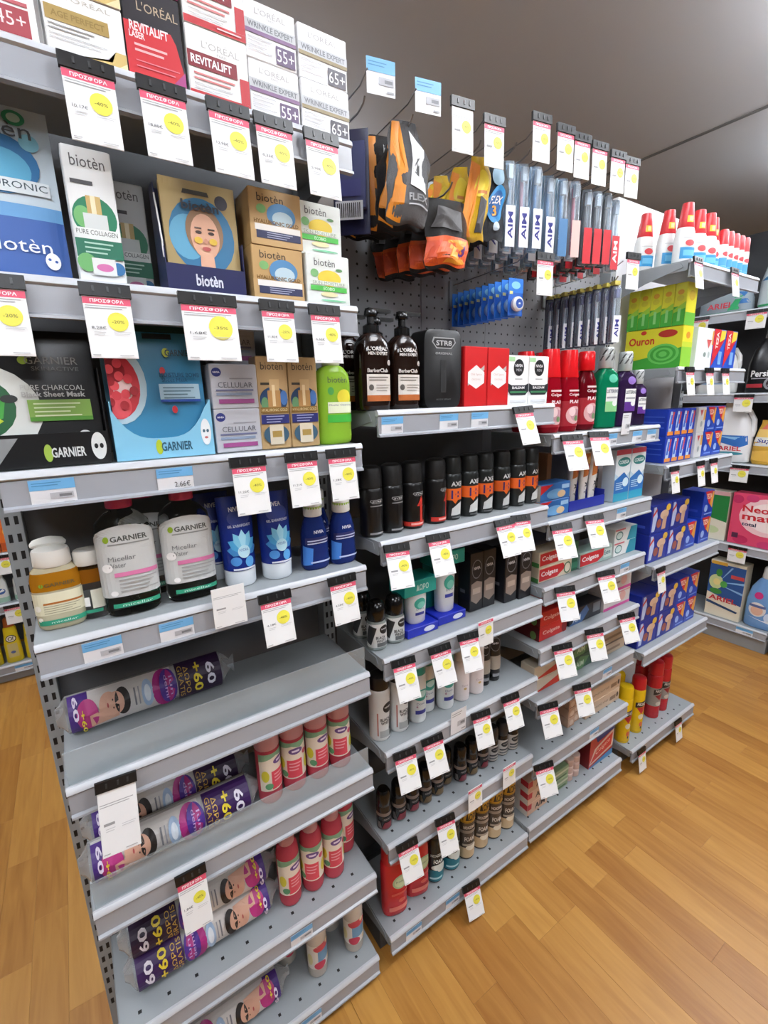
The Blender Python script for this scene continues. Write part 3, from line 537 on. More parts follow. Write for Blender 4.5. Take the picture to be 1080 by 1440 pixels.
# cotton pad rolls
FILM = mat('#eef0f2', .12, 0, 'film')
def cotton_roll(label, x0, x1, y, z, r=.033, flip=False, turn=0.0, dark=False):
    """roll of round pads lying along X inside a clear printed bag"""
    L = x1 - x0; t = thing('cotton_pad_roll', label, 'cotton pads', ((x0 + x1) / 2, y, z + r), 0, 'bagged rolls of cotton pads')
    g = G(); n = 26
    for sgn in (0,):
        P = [(-L / 2 + L * .94 * i / n + L * .03, r * (.93 + .025 * (i % 2)), r * (.93 + .025 * (i % 2))) for i in range(n + 1)]
        g.loft(P, mat('#e9e4dc', .9, 0, 'cloth'), 2, 20)
    g.v = [(zz, yy, -xx) for xx, yy, zz in g.v]; g.build('pad_stack', t, 30)
    B = G(); P = [(-L / 2 - .012, r * .5, r * .16), (-L / 2 - .004, r * .7, r * .45), (-L / 2 + .004, r * .98, r * .98), (0, r, r), (L / 2 - .004, r * .98, r * .98), (L / 2 + .006, r * .72, r * .5), (L / 2 + .016, r * .34, r * .2), (L / 2 + .024, r * .6, r * .1)]
    B.loft(P, FILM, 2, 20); B.v = [(zz, yy, -xx) for xx, yy, zz in B.v]; B.build('clear_bag', t, 30)
    sg = -1 if flip else 1
    def mp(u, v, o):     # u along the roll, v around it (0 below front, 1 over the top)
        a = (v - .5) * 2.3 + sg * .38 + turn; rr = r * 1.01 + o; return (sg * u * L, -rr * math.cos(a), sg * rr * math.sin(a))
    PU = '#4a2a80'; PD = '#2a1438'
    items = [('r', -.47, 0, -.36, 1, PU), ('r', -.36, 0, .14, 1, '#d8d3cf'), ('e', -.37, .42, .06, .34, '#b8337e'), ('e', -.25, .48, .055, .3, '#d8a890'), ('p', [(-.36, .12), (-.2, .2), (-.2, .5), (-.36, .4)], '#d8a890'), ('e', -.17, .5, .045, .3, '#241c1a'), ('e', -.21, .5, .05, .24, '#d8a890'), ('e', -.225, .58, .004, .022, '#4a342c'), ('e', -.225, .42, .004, .022, '#4a342c'), ('e', -.255, .5, .005, .05, '#b4524e'),
             ('r', -.1, .3, -.09, .7, '#7a7a80'), ('r', -.075, .3, -.067, .7, '#9a9aa0'), ('e', -.02, .5, .035, .3, '#a4bcd8'), ('e', -.02, .5, .02, .18, '#dfe8f2'), ('e', .08, .5, .07, .44, '#a8287a'), ('e', .11, .5, .055, .4, '#4a2a8a'), ('t', 'demi', .1, .5, .022, .5, '#c8a8d8', 'd'), ('t', 'lun', .13, .5, .022, .4, '#c8a8d8', 'd'),
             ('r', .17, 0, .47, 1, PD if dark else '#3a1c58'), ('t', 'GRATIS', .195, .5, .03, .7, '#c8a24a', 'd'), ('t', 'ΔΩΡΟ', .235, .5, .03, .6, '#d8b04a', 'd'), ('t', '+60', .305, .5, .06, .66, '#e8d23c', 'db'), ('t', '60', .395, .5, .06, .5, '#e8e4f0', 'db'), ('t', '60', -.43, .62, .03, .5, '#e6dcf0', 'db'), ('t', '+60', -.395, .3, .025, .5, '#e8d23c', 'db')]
    # split long strips around the roll so that they follow its curve
    g = G()
    def strip(u0, v0, u1, v1, c, off, nv=10):
        vs = [mp(u0 + (u1 - u0) * i, v0 + (v1 - v0) * j / nv, off) for j in range(nv + 1) for i in (0, 1)]
        g.add(vs, [(2 * j, 2 * j + 1, 2 * j + 3, 2 * j + 2) for j in range(nv)], c)
    rest = []
    for li, it in enumerate(items):
        if it[0] == 'r': strip(it[1], it[2], it[3], it[4], it[5], .0006 + .00012 * li)
        else: rest.append((li, it))
    g.build('bag_print', t)
    art([it for _, it in rest], lambda u, v, o: mp(u, v, o + .003), 'bag_lettering', t)
    return t
cotton_roll('single purple and white bagged roll of cotton pads on the nearly empty shelf', -.562, -.295, .145, Z1[4], dark=True)
cotton_roll('front purple and white cotton pad roll below the nearly empty shelf', -.566, -.285, .065, Z1[5])
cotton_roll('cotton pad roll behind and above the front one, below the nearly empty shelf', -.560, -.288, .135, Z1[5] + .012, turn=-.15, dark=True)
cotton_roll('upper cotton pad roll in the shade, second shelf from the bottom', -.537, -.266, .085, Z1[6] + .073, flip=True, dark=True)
cotton_roll('lower cotton pad roll with large white 60, second shelf from the bottom', -.537, -.266, .075, Z1[6] + .004, flip=True)
cotton_roll('cotton pad roll lying on the bottom shelf', -.555, -.262, .075, Z1[7], flip=True)
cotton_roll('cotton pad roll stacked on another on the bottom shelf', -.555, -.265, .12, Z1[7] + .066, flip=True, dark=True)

# pink hair sprays and white bottles
PINKT = mat('#ee5f70', .15, 0, 'liquid'); FROST = mat('#eeb8b8', .3, 0, 'liquid')
art_pink = [('r', -.8, .22, .8, .76, '#e9ddcc'), ('p', [(-.8, .68), (-.2, .76), (.3, .7), (.8, .76), (.8, .8), (-.8, .8)], '#7fa884'), ('r', -.3, .24, .35, .52, '#dd4a58'), ('e', .1, .66, .3, .05, '#6a4a86'), ('r', -.06, .645, .26, .675, '#e6d8e8'), ('e', -.55, .46, .16, .09, '#d8cc3a'), ('e', .62, .4, .16, .1, '#d8cc3a'), ('e', -.42, .3, .16, .05, '#5f9a6c'), ('e', .5, .6, .12, .04, '#c8486a')] + bars(-.2, .28, .47, 3, '#f0a8ac', .05, .02)
for i, (x, y) in enumerate(((-.246, .03), (-.192, .032), (-.138, .032), (-.083, .032))):
    bottle('hair_spray_bottle', ORD[i] + ' upright pink liquid bottle beside the cotton rolls, counted from the left', 'bottle', x, y, Z1[5], [(0, .021, .021), (.004, .024, .024), (.012, .0245, .0245), (.125, .0245, .0245), (.14, .022, .022), (.148, .014, .014)], PINKT, 2,
           [('cap', [(.1255, .0246, .0246), (.127, .0249, .0249), (.17, .0245, .0245), (.175, .02, .02)], FROST, 2)], art_pink, 'pink bottles beside the cotton rolls', rz=(.5, -.3, .1, -.4)[i])
for i, (x, y) in enumerate(((-.222, .034), (-.166, .034), (-.113, .034), (-.062, .075))):
    bottle('hair_spray_bottle', ORD[i] + ' pink bottle with clear spray head on the lower shelf, from the left', 'bottle', x, y, Z1[6], [(0, .021, .021), (.004, .024, .024), (.012, .025, .025), (.13, .025, .025), (.15, .022, .022), (.16, .013, .013)], PINKT, 2,
           [('spray_head', [(.158, .017, .017), (.162, .0175, .0175), (.2, .015, .015), (.212, .013, .013), (.214, .011, .011)], FROST, 2)], art_pink, 'pink spray bottles on the lower shelf', rz=(.2, -.5, -.2, .3)[i])
art_wh = [('r', -.8, .2, .8, .68, '#e6e2da'), ('e', .1, .62, .5, .08, '#cc4450'), ('r', -.2, .34, .5, .56, '#6d9cc0'), ('e', -.1, .27, .3, .08, '#cc3a54'), ('e', -.6, .4, .14, .12, '#e0d8a0'), ('e', .5, .27, .12, .06, '#e8cc90'), ('e', .3, .68, .1, .04, '#e8d8b0')]
MILK = mat('#d9d3c8', .25)
for i, (x, y, l) in enumerate(((-.171, .034, 'white bottle with blue and red label, front left on the bottom shelf'), (-.072, .03, 'white bottle with blue and red label, at the end of the bottom shelf'), (-.225, .1, 'white bottle with blue label in the rear row beside the bottom roll'), (-.10, .105, 'white bottle with blue label in the rear row near the bottom shelf end'))):
    bottle('hair_lotion_bottle', l, 'bottle', x, y, Z1[7], [(0, .021, .021), (.004, .024, .024), (.13, .025, .025), (.148, .023, .023)], MILK, 2, [('cap', [(.149, .0225, .0225), (.15, .0235, .0235), (.185, .0215, .0215), (.19, .018, .018)], '#cfc9bd', 2)], art_wh, 'white bottles on the bottom shelf', rz=(.1, -.2, .3, .5)[i])

# ------------------------------------------------------------------ bay with men's care and deodorants
z = Z2[0]; BRN = mat('#1d0f0a', .07); BLKP = mat('#0b0b0c', .2); BLKM = mat('#141416', .4)
def pump_bottle(label, x, y):
    t = bottle('pump_bottle', label, 'bottle', x, y, z, [(0, .031, .02), (.003, .034, .023), (.01, .035, .024), (.105, .035, .024), (.125, .032, .022), (.138, .02, .017), (.142, .014, .014)], BRN, 3.0,
       [('collar', [(.142, .0155, .0155), (.155, .0155, .0155), (.157, .012, .012), (.160, .0075, .0075), (.172, .007, .007)], BLKP, 2)],
       [('t', "L'ORÉAL", -.0, .80, .62, .06, '#d8d4d0', 'b'), ('t', 'MEN EXPERT', 0, .735, .62, .04, '#d8d4d0', 'b'), ('e', .36, .62, .07, .035, '#b8b0a8'), ('t', 'BarberClub', -.02, .52, .64, .05, '#d0ccc8', 'b'), ('r', -.36, .2, .4, .47, '#d8d2ca'), ('r', -.36, .12, .4, .2, '#b4622c')] + bars(-.3, .3, .43, 2, '#6a625a', .035, .014) + [('e', -.24, .3, .07, .04, '#5a5550')] + bars(-.1, .34, .33, 3, '#8a827a', .035, .01), seg=28)
    g = G().loft([(.172, .012, .012), (.174, .013, .013), (.182, .012, .012), (.185, .009, .009)], BLKP, 2, 18)
    g.add([(sx * w_, yv, zv) for (yv, w_, zt, zb) in ((0, .011, .186, .178), (0, .011, .186, .178)) for sx in (-1, 1) for zv in (zb, zt)], [], BLKP)
    g.box(-.008, .042, -.007, .007, .180, .1865, BLKP); g.build('pump_head', t, 40); return t
pump_bottle('dark brown beard wash pump bottle, front one nearest the white lotion shelf', .022, .018)
pump_bottle('dark brown beard wash pump bottle, front one beside the black tin', .097, .022)
pump_bottle('dark brown pump bottle in the rear row, left one', .012, .095)
pump_bottle('dark brown pump bottle in the rear row, right one', .085, .1)
t = thing('gift_tin', 'matt black rounded gift tin with silver emblem', 'tin', (.186, .048, z)); w, h = .1, .156
g = G(); N = 28; vs = []; 
for yv, q in ((-.026, .003), (-.024, 0), (.024, 0), (.026, .003)):
    for i in range(N):
        a = 2 * PI * i / N; ca, sa = math.cos(a), math.sin(a); p_ = .28
        vs.append(((w / 2 - q) * math.copysign(abs(ca) ** p_, ca), yv, h / 2 + (h / 2 - q) * math.copysign(abs(sa) ** p_, sa)))
fs = [tuple(range(N)), tuple(range(4 * N - 1, 3 * N - 1, -1))] + [(k * N + (i + 1) % N, k * N + i, (k + 1) * N + i, (k + 1) * N + (i + 1) % N) for k in range(3) for i in range(N)]
g.add(vs, fs, mat('#161617', .42, .1)); g.build('tin', t, 35)
EMB = [('p', [(-.28, .9), (.28, .9), (.32, .84), (.2, .76), (-.2, .76), (-.32, .84)], '#9a9a9a'), ('p', [(-.25, .885), (.25, .885), (.29, .84), (.19, .775), (-.19, .775), (-.29, .84)], '#161617'), ('t', 'STR8', 0, .83, .42, .065, '#b4b4b4', 'b')]
art(EMB + [('t', 'ORIGINAL', 0, .7, .46, .03, '#8f8f8f', 'b'), ('r', -.08, .2, .06, .62, '#2b2b2c'), ('r', -.05, .22, .03, .6, '#1f1f20'), ('t', 'BODY SPRAY', 0, .11, .4, .02, '#6a6a6a')], lambda u, v, o: (u * w, -.026 - o, v * h), 'front_print', t)
RED = '#c91d20'
for i, (x, ww) in enumerate(((.279, .068), (.349, .068))):
    carton('aftershave_carton', ('left', 'right')[i] + ' red carton with white hexagon emblem', 'carton', x, .022, z, ww, .05, .126, RED, [('p', [(-.36, .35), (.36, .62), (.36, .7), (-.36, .43)], '#b8b4b0'), ('p', [(-.36, .4), (0, .3), (.36, .4), (.36, .58), (0, .7), (-.36, .58)], '#eeeae8')] + [('t', 'Old Spice', 0, .54, .48, .045, '#c8a8a0'), ('t', 'ORIGINAL', 0, .46, .4, .03, '#d0b8b0')], [('r', .3, .05, .36, .95, '#a01014')])
for i, x in enumerate((.421, .494)):
    carton('shave_balm_carton', ('left', 'right')[i] + ' white carton with black oval and black label band', 'carton', x, .026, z, .071, .05, .112, '#f2f3f2', [('p', [(-.5, .88), (-.2, .88), (-.2, .97), (-.5, .97)], '#a8d4a0'), ('e', 0, .76, .25, .17, '#17181c'), ('t', 'NIVEA', 0, .8, .36, .06, '#e8e8ea', 'b'), ('t', 'MEN', 0, .71, .24, .05, '#c8c8ca'), ('r', -.18, .52, .18, .535, '#9a9a9a'), ('p', [(-.5, .28), (-.36, .2), (.36, .2), (.5, .28), (.5, .44), (.36, .4), (-.36, .4), (-.5, .44)], '#22262c'), ('t', 'BALSAM', 0, .35, .6, .05, '#f0f0f0', 'b'), ('r', -.4, .24, .4, .28, '#3a7a50'), ('r', -.4, .05, .4, .1, '#d8dadc')])
# cans
def can(name, label, x, y, z, r, H, col, capc, capH, art_f, group=None, rz=0, dome=True, cat='spray can'):
    bz = H - capH
    P = [(0, r * .93, r * .93), (.002, r * .97, r * .97), (.006, r, r), (bz - .008, r, r), (bz - .003, r * .97, r * .97), (bz, r * .9, r * .9)]
    return bottle(name, label, cat, x, y, z, P, col, 2, [('cap', [(bz, r * .9, r * .9), (bz + .0015, r * .96, r * .96), (H - .012, r * .95, r * .95), (H - .004, r * .86, r * .86), (H, r * .6, r * .6)], capc, 2)], art_f, group, rz, 24)
z = Z2[1]; CANB = mat('#121213', .3); LK = R(-38)
def emb(v): return [(k[0],) + ((([(a, v + (b - .83) * .55) for a, b in k[1]]), k[2]) if k[0] == 'p' else (k[1], k[2], v, k[4], k[5] * .55) + tuple(k[6:])) for k in EMB]
blk = [it for it in emb(.74)] + [('r', -.03, .1, .03, .64, '#1b1b1d'), ('r', -.3, .64, .3, .66, '#8a8a8a'), ('r', -.34, .06, .3, .1, '#8a8a8c')]
rd = [it for it in emb(.76)] + [('r', .02, .16, .18, .66, '#c43024'), ('p', [(-.14, .5), (.1, .72), (.1, .66), (-.02, .5)], '#c43024'), ('r', -.75, .06, .75, .16, '#c43024'), ('r', -.4, .09, .3, .13, '#e8a8a0')]
for i, (x, a, l) in enumerate(((.017, blk, 'plain black body spray can nearest the white lotion shelf'), (.069, blk, 'second plain black body spray can'), (.123, rd, 'black body spray can with red foot band, left one'), (.189, rd, 'black body spray can with red foot band, next to the orange-banded cans'))):
    can('body_spray', l, x, .028, z, .0245, .146, CANB, mat('#0e0e0f', .45), .045, a, rz=(0, .05, .1, .45)[i])
axe = [('t', 'AXE', .05, .79, .62, .1, '#cfd0d0', 'b'), ('p', [(-.75, .44), (-.2, .44), (-.05, .36), (.1, .44), (.75, .44), (.75, .69), (-.75, .69)], '#e0641e'), ('t', '1+1', .1, .56, .7, .19, '#2c1c66', 'b'), ('p', [(-.25, .1), (.3, .12), (.34, .4), (.12, .36), (-.2, .26)], '#c9cbc9'), ('r', -.2, .02, .3, .07, '#6a6c6c')]
for i, x in enumerate((.240, .294, .346, .404, .462, .512)):
    can('body_spray', ORD[i] + ' dark grey spray can with orange 1+1 band, counted from the left', x, .032, z, .0235, .147, mat('#2e3131', .28, .4), mat('#1a1c1c', .3), .04, axe, 'orange-banded spray cans', rz=(-.2, -.1, -.3, 0, -.05, 0)[i])
# roll-ons, teal displays, black cartons
z = Z2[2]; ROLLG = mat('#bcc8c4', .08, 0, 'liquid')
bw = [('r', -.75, .12, .75, .92, '#d4d6d4'), ('e', .3, .72, .26, .15, '#17181a'), ('t', 'NIVEA', .3, .74, .34, .05, '#e8e8ea', 'b'), ('p', [(-.75, .3), (-.4, .2), (-.1, .8), (-.5, .9)], '#2a2b2d'), ('t', 'BLACK', .1, .46, .5, .1, '#1f2022', 'b'), ('t', 'WHITE', .12, .34, .5, .1, '#1f2022', 'b'), ('r', -.1, .14, .5, .28, '#5f6263')]
for i, (x, y, l) in enumerate(((.02, .03, 'clear roll-on deodorant with black dome cap, front left'), (.070, .032, 'clear roll-on deodorant with black dome cap, beside the teal card'), (.022, .095, 'clear roll-on deodorant with black dome cap, behind the other two'))):
    bottle('roll_on', l, 'deodorant', x, y, z, [(0, .019, .017), (.003, .022, .02), (.06, .022, .02), (.068, .019, .018)], ROLLG, 2.3, [('cap', [(.068, .0195, .0195), (.07, .021, .021), (.095, .021, .021), (.107, .017, .017), (.113, .009, .009)], BLKP, 2)], bw, rz=-.3)
TEAL = mat('#1fa398', .35)
def teal_pack(label, x, y, zz, H):
    t = thing('gift_pack', label, 'gift pack', (x, y, zz))
    G().cbox(-.045, .045, -.002, .07, 0, .022, mat('#1f2fb4', .35)).build('blue_base', t)
    G().loft([(.022, .021, .017), (.026, .024, .02), (.05 + (H - .1) * .3, .026, .021), (H - .045, .027, .021), (H - .035, .022, .018)], mat('#e9ebea', .3), 2.4, 22, 0, .03).build('tube', t, 40)
    G().cbox(-.048, .044, .004, .066, H - .036, H, TEAL).build('top_card', t)
    G().box(-.044, .044, .058, .062, .022, H - .036, mat('#117a76', .4)).build('rear_card', t)
    B = Body([(0, .027, .021), (H, .027, .021)], 2.4)
    f = lambda u, v, o: (B.map(u, v, o)[0], B.map(u, v, o)[1] + .03, v * H)
    art([('e', 0, .55, .3, .1, '#3fae9a'), ('e', .05, .52, .2, .06, '#7fd0c0'), ('r', -.25, .34, .2, .39, '#3a44a0'), ('t', 'Dove', 0, .45, .4, .03, '#5a6a8a')], f, 'tube_print', t, nx=5)
    art([('t', 'ΔΩΡΟ', .05, .5, .4, .4, '#bfe6e0', 'b')], lambda u, v, o: (-.002 + u * .09, .004 - o, H - .036 + v * .036), 'card_print', t)
    art([('e', .2, .5, .18, .3, '#dfe2f4')], lambda u, v, o: (u * .09, -.002 - o, v * .022), 'base_print', t); return t
teal_pack('lower teal-topped gift pack with white tube on blue base', .138, .034, z, .135)
teal_pack('taller teal-topped gift pack with white tube on blue base', .235, .042, z, .182)
blkb = [('e', 0, .72, .38, .16, '#74777c'), ('e', 0, .72, .34, .143, '#16171b'), ('t', 'NIVEA', 0, .74, .5, .05, '#d8d8da', 'b'), ('p', [(-.42, .2), (0, .12), (.42, .2), (.42, .48), (0, .52), (-.42, .48)], '#8f8076'), ('r', -.3, .3, .3, .4, '#b8a698')]
for i, (x, y, l) in enumerate(((.325, .05, 'left black face care carton with beige panel, deodorant shelf'), (.371, .05, 'second black face care carton, touching the left one'), (.438, .036, 'third black face care carton with beige panel'), (.489, .03, 'rightmost black face care carton with beige panel'))):
    carton('face_care_carton', l, 'carton', x, y, z, .045 if i < 2 else .048, .045, .158 if i < 2 else .15, '#1a1b20', blkb, [('r', -.3, .3, .1, .36, '#6a6c74')])
# lower deodorant shelf
z = Z2[3]
cw = [('r', -.8, .0, .8, .76, '#d9dad8'), ('p', [(.2, 0), (.8, 0), (.8, .76), (.45, .76)], '#26282a'), ('e', .25, .66, .27, .1, '#17181a'), ('t', 'NIVEA', .25, .67, .36, .035, '#e8e8ea', 'b'), ('t', 'BLACK', .1, .44, .5, .06, '#2a2b2d', 'b'), ('t', 'WHITE', .12, .37, .5, .06, '#2a2b2d', 'b'), ('r', -.3, .12, -.24, .58, '#b06a60'), ('r', -.18, .08, .3, .22, '#a8aaa8')]
for i, x in enumerate((.025, .079)): can('body_spray', ('white and black striped spray can with black cap, left one', 'white and black striped spray can with black cap, right one')[i], x, .03, z, .025, .165, mat('#d9dad8', .3), CANB, .035, cw, rz=-.2)
tl = [('e', .05, .6, .5, .12, '#3fa090'), ('e', .1, .62, .3, .07, '#bfe0d8'), ('t', 'Dove', .0, .42, .46, .05, '#6a7a9a'), ('r', -.3, .2, .35, .28, '#3c3f92'), ('e', -.2, .36, .05, .02, '#b08a9a')]
for i, (x, y) in enumerate(((.133, .03), (.177, .05), (.224, .03))): can('body_spray', ('left white spray can with teal cap', 'white spray can with teal cap, in the middle and set back', 'right white spray can with teal cap')[i], x, y, z, .0225, .168, mat('#dfe2e0', .3), mat('#1d8a78', .3), .04, tl, rz=-.2)
dv = [('t', 'Dove', .0, .4, .4, .05, '#b09aa0'), ('e', .0, .32, .1, .03, '#c8a86a')]
for i, x in enumerate((.279, .331)): can('body_spray', ('left pale pink spray can without print band', 'right pale pink spray can without print band')[i], x, .03, z, .0225, .15 - .004 * i, mat('#e6dcda', .3), mat('#e9e2e0', .3), .035, dv, rz=-.2)
nm = [('e', 0, .72, .42, .13, '#74777c'), ('e', 0, .72, .37, .115, '#141518'), ('t', 'NIVEA', 0, .74, .46, .035, '#d8d8da', 'b'), ('r', -.6, .24, .6, .5, '#a2978a'), ('r', -.3, .1, .3, .16, '#8a8c90')]
for i, x in enumerate((.372, .412)): tube_prod('face_care_tube', ('left', 'right')[i] + ' black tube with beige band next to the pale pink cans', x, .045, z, .018, .15, .02, mat('#17181c', .3), BLKP, nm, rz=-.3)
# small roll-ons
z = Z2[4]
ro = [('r', -.8, .62, .8, .76, '#7a6a60'), ('e', .1, .48, .4, .1, '#1a1a1c'), ('t', 'NIVEA', .1, .49, .5, .05, '#c8c0ba'), ('p', [(-.3, .1), (.4, .1), (.5, .34), (-.1, .36)], '#7a2a36'), ('r', -.5, .06, .5, .1, '#5a5654'), ('p', [(-.6, .14), (-.3, .12), (-.4, .4), (-.6, .4)], '#5f5a58')]
ro2 = [(it if it[0] != 'p' else ('p', it[1], '#6a5638')) for it in ro]; ro3 = [('r', -.8, .08, .8, .8, '#bdb6ae'), ('e', .1, .6, .4, .13, '#1a1a1c'), ('t', 'NIVEA', .1, .61, .5, .05, '#c8c0ba'), ('r', -.4, .3, .5, .38, '#3a3a3c'), ('r', -.4, .16, .5, .24, '#6a6a6c')]
for i, (x, y, a) in enumerate(((.026, .032, ro), (.071, .032, ro), (.114, .034, ro), (.157, .034, ro2), (.199, .036, ro2), (.240, .05, ro2), (.281, .034, ro), (.323, .034, ro2), (.365, .034, ro), (.407, .036, ro3), (.448, .036, ro3), (.490, .034, ro3))):
    bottle('roll_on', ORD[i] + ' small dark roll-on of the long row, counted from the left', 'deodorant', x, y, z, [(0, .016, .016), (.003, .0185, .0185), (.062, .0185, .0185), (.068, .017, .017)], mat('#1c1a1b', .2), 2, [('cap', [(.068, .0175, .0175), (.07, .0185, .0185), (.1, .0175, .0175), (.108, .013, .013)], BLKP if i < 9 else mat('#232426', .3), 2)], a, 'row of small roll-ons', rz=-.25)
# bottom: red bottles, foam cans
z = Z2[5]
prs = [('e', .2, .66, .36, .13, '#a8c49a'), ('e', .2, .66, .28, .1, '#c8d8b0'), ('t', 'Proderm', .2, .67, .44, .04, '#4a7a5a'), ('r', -.2, .42, .5, .46, '#d8584a'), ('r', -.3, .12, .5, .2, '#e07868'), ('e', .2, .3, .14, .04, '#d8584a')]
for i, (x, y, s) in enumerate(((.052, .028, 1.0), (.130, .034, .95))):
    bottle('shower_gel_bottle', ('large red shower gel bottle at the left end of the bottom shelf', 'second red shower gel bottle, next to the teal foam can')[i], 'bottle', x, y, z, [(0, .03, .02), (.004, .034, .024), (.015, .035, .025), (.15, .034, .024), (.165, .03, .022)], mat('#c3232a', .2), 2.6, [('cap', [(.165, .029, .0225), (.167, .031, .024), (.21, .03, .023), (.214, .026, .02)], '#b01c22', 2.6)], prs, rz=-.25)
fo = [('r', -.8, .0, .8, .3, '#1d7484'), ('e', .1, .36, .42, .07, '#dfe8e4'), ('e', .3, .3, .3, .06, '#dfe8e4'), ('t', 'NOXZEMA', .0, .64, .7, .06, '#c8ccc8', 'b'), ('t', 'FOAM', .05, .5, .5, .09, '#dfe3df', 'b'), ('r', -.4, .1, .3, .14, '#bfe0e4')]
for i, x in enumerate((.196, .257)): can('shaving_foam', ('left dark foam can with teal foot', 'right dark foam can with teal foot, set under the price card')[i], x, .034, z, .0275, .19, mat('#1f2a2c', .25), BLKM, .04, fo, rz=-.3)
fb = [('r', -.8, .0, .8, .26, '#cbb088'), ('t', 'NOXZEMA', .0, .68, .7, .06, '#d8d0c4', 'b'), ('r', -.8, .56, .8, .62, '#8f8478'), ('t', 'FOAM', .0, .44, .56, .09, '#cfc6ba', 'b'), ('e', .15, .26, .36, .06, '#e6dcc8'), ('r', -.4, .3, .3, .34, '#a89a88')]
for i, x in enumerate((.316, .373, .430, .487)):
    t = can('shaving_foam', ORD[i] + ' brown and beige foam can with yellow gift band, counted from the left', x, .034, z, .0262, .21, mat('#5d544c', .25, .3), mat('#3a342e', .3), .04, fb, 'foam cans with yellow gift band', rz=-.3)
    B = Body([(0, .0271, .0271), (.2, .0271, .0271)])
    yb = G().loft([(.132, .0271, .0271), (.186, .0271, .0271)], mat('#c89a2a', .3), 2, 24); yb.build('gift_band', t, 40)
    art([('t', '1+1 ΔΩΡΟ', -.1, .76, 1.2, .12, '#2a2018', 'b'), ('r', -.8, .672, .8, .682, '#8a6a1a')], B.map, 'band_print', t, nx=6)

# ------------------------------------------------------------------ bay with mouthwash and toothpaste
z = Z3[0]
plax = [('r', -.6, .1, .75, .55, '#9c1424'), ('r', -.1, .72, .5, .75, '#e8d0d0'), ('t', 'Colgate', .2, .66, .6, .06, '#f0dcdc', 'b'), ('t', 'PLAX', .2, .54, .5, .06, '#f4e8e8', 'b'), ('e', .2, .3, .4, .16, '#d8a8a8'), ('e', .28, .3, .26, .11, '#b88890'), ('e', .1, .36, .16, .08, '#e6c8c8'), ('e', .3, .24, .1, .05, '#6a8a5a')]
REDL = mat('#b01226', .08, 0, 'liquid'); REDC = mat('#d4141c', .22)
def plax_b(label, x, y, open_neck=False):
    t = bottle('mouthwash_bottle', label, 'bottle', x, y, z, [(0, .026, .019), (.004, .029, .022), (.012, .03, .023), (.1, .03, .023), (.13, .028, .021), (.15, .02, .017), (.158, .015, .015)] if open_neck else [(0, .026, .019), (.004, .029, .022), (.012, .03, .023), (.1, .03, .023), (.13, .028, .021), (.145, .024, .019)], mat('#7a0e1c', .08, 0, 'liquid') if open_neck else REDL, 2.8,
        [('cap', [(.158, .02, .02), (.16, .0215, .0215), (.205, .02, .02), (.208, .018, .018)] if open_neck else [(.14, .0272, .0215), (.142, .028, .022), (.165, .024, .021), (.2, .0215, .0205), (.209, .02, .019)], REDC, 2.4)], plax, rz=-.4)
    return t
plax_b('red mouthwash bottle, leftmost of the front row', .571, .03)
plax_b('red mouthwash bottle, middle of the front row', .643, .028)
plax_b('red mouthwash bottle with dark liquid, next to the green one', .718, .026, True)
plax_b('red mouthwash bottle behind the leftmost, partly hidden by white cartons', .559, .1)
plax_b('red mouthwash bottle in the rear row behind the middle one', .632, .1)
def lister(label, x, y, s, col, body, pic):
    t = bottle('mouthwash_bottle', label, 'bottle', x, y, z, [(0, .030 * s, .02 * s), (.004, .034 * s, .024 * s), (.135 * s, .034 * s, .024 * s), (.15 * s, .03 * s, .022 * s), (.162 * s, .018 * s, .017 * s), (.166 * s, .015 * s, .015 * s)], mat(col, .06, 0, 'liquid'), 4.5,
        [('cap', [(.166 * s, .019 * s, .019 * s), (.168 * s, .0205 * s, .0205 * s), (.218 * s, .0195 * s, .0195 * s), (.222 * s, .017 * s, .017 * s)], mat('#c6cccb', .12, .2), 2)],
        [('e', .16, .83, .2, .07, pic[0]), ('r', -.12, .28, .46, .68, '#e9ebe8'), ('t', 'LISTERINE', .17, .62, .54, .06, '#2c3448', 'b'), ('r', -.08, .5, .4, .53, '#9a9ca0'), ('r', -.12, .28, .46, .45, pic[1]), ('e', .3, .42, .12, .05, '#eef0ee')], rz=-.4)
    st = Body([(.166 * s, .02 * s, .02 * s), (.222 * s, .0205 * s, .0205 * s)]); st.H = .222 * s
    art([('p', [(a, .84), (a + .12, .84), (a + .34, .9), (a + .22, .9)], '#4a4c4c') for a in (-.8, -.4, 0, .4)] + [('p', [(a, .91), (a + .12, .91), (a + .34, .97), (a + .22, .97)], '#4a4c4c') for a in (-.6, -.2, .2)], st.map, 'cap_print', t, nx=3); return t
lister('green antiseptic mouthwash bottle with striped clear cap', .812, .026, 1.0, '#0f8f62', 0, ('#5ac0a0', '#8fcc8a'))
lister('large purple antiseptic mouthwash bottle with striped clear cap', .905, .024, .96, '#3a2450', 0, ('#8a6ab8', '#5c2c8c'))
lister('small purple antiseptic mouthwash bottle at the shelf end', .985, .03, .74, '#3a2450', 0, ('#8a6ab8', '#5c2c8c'))

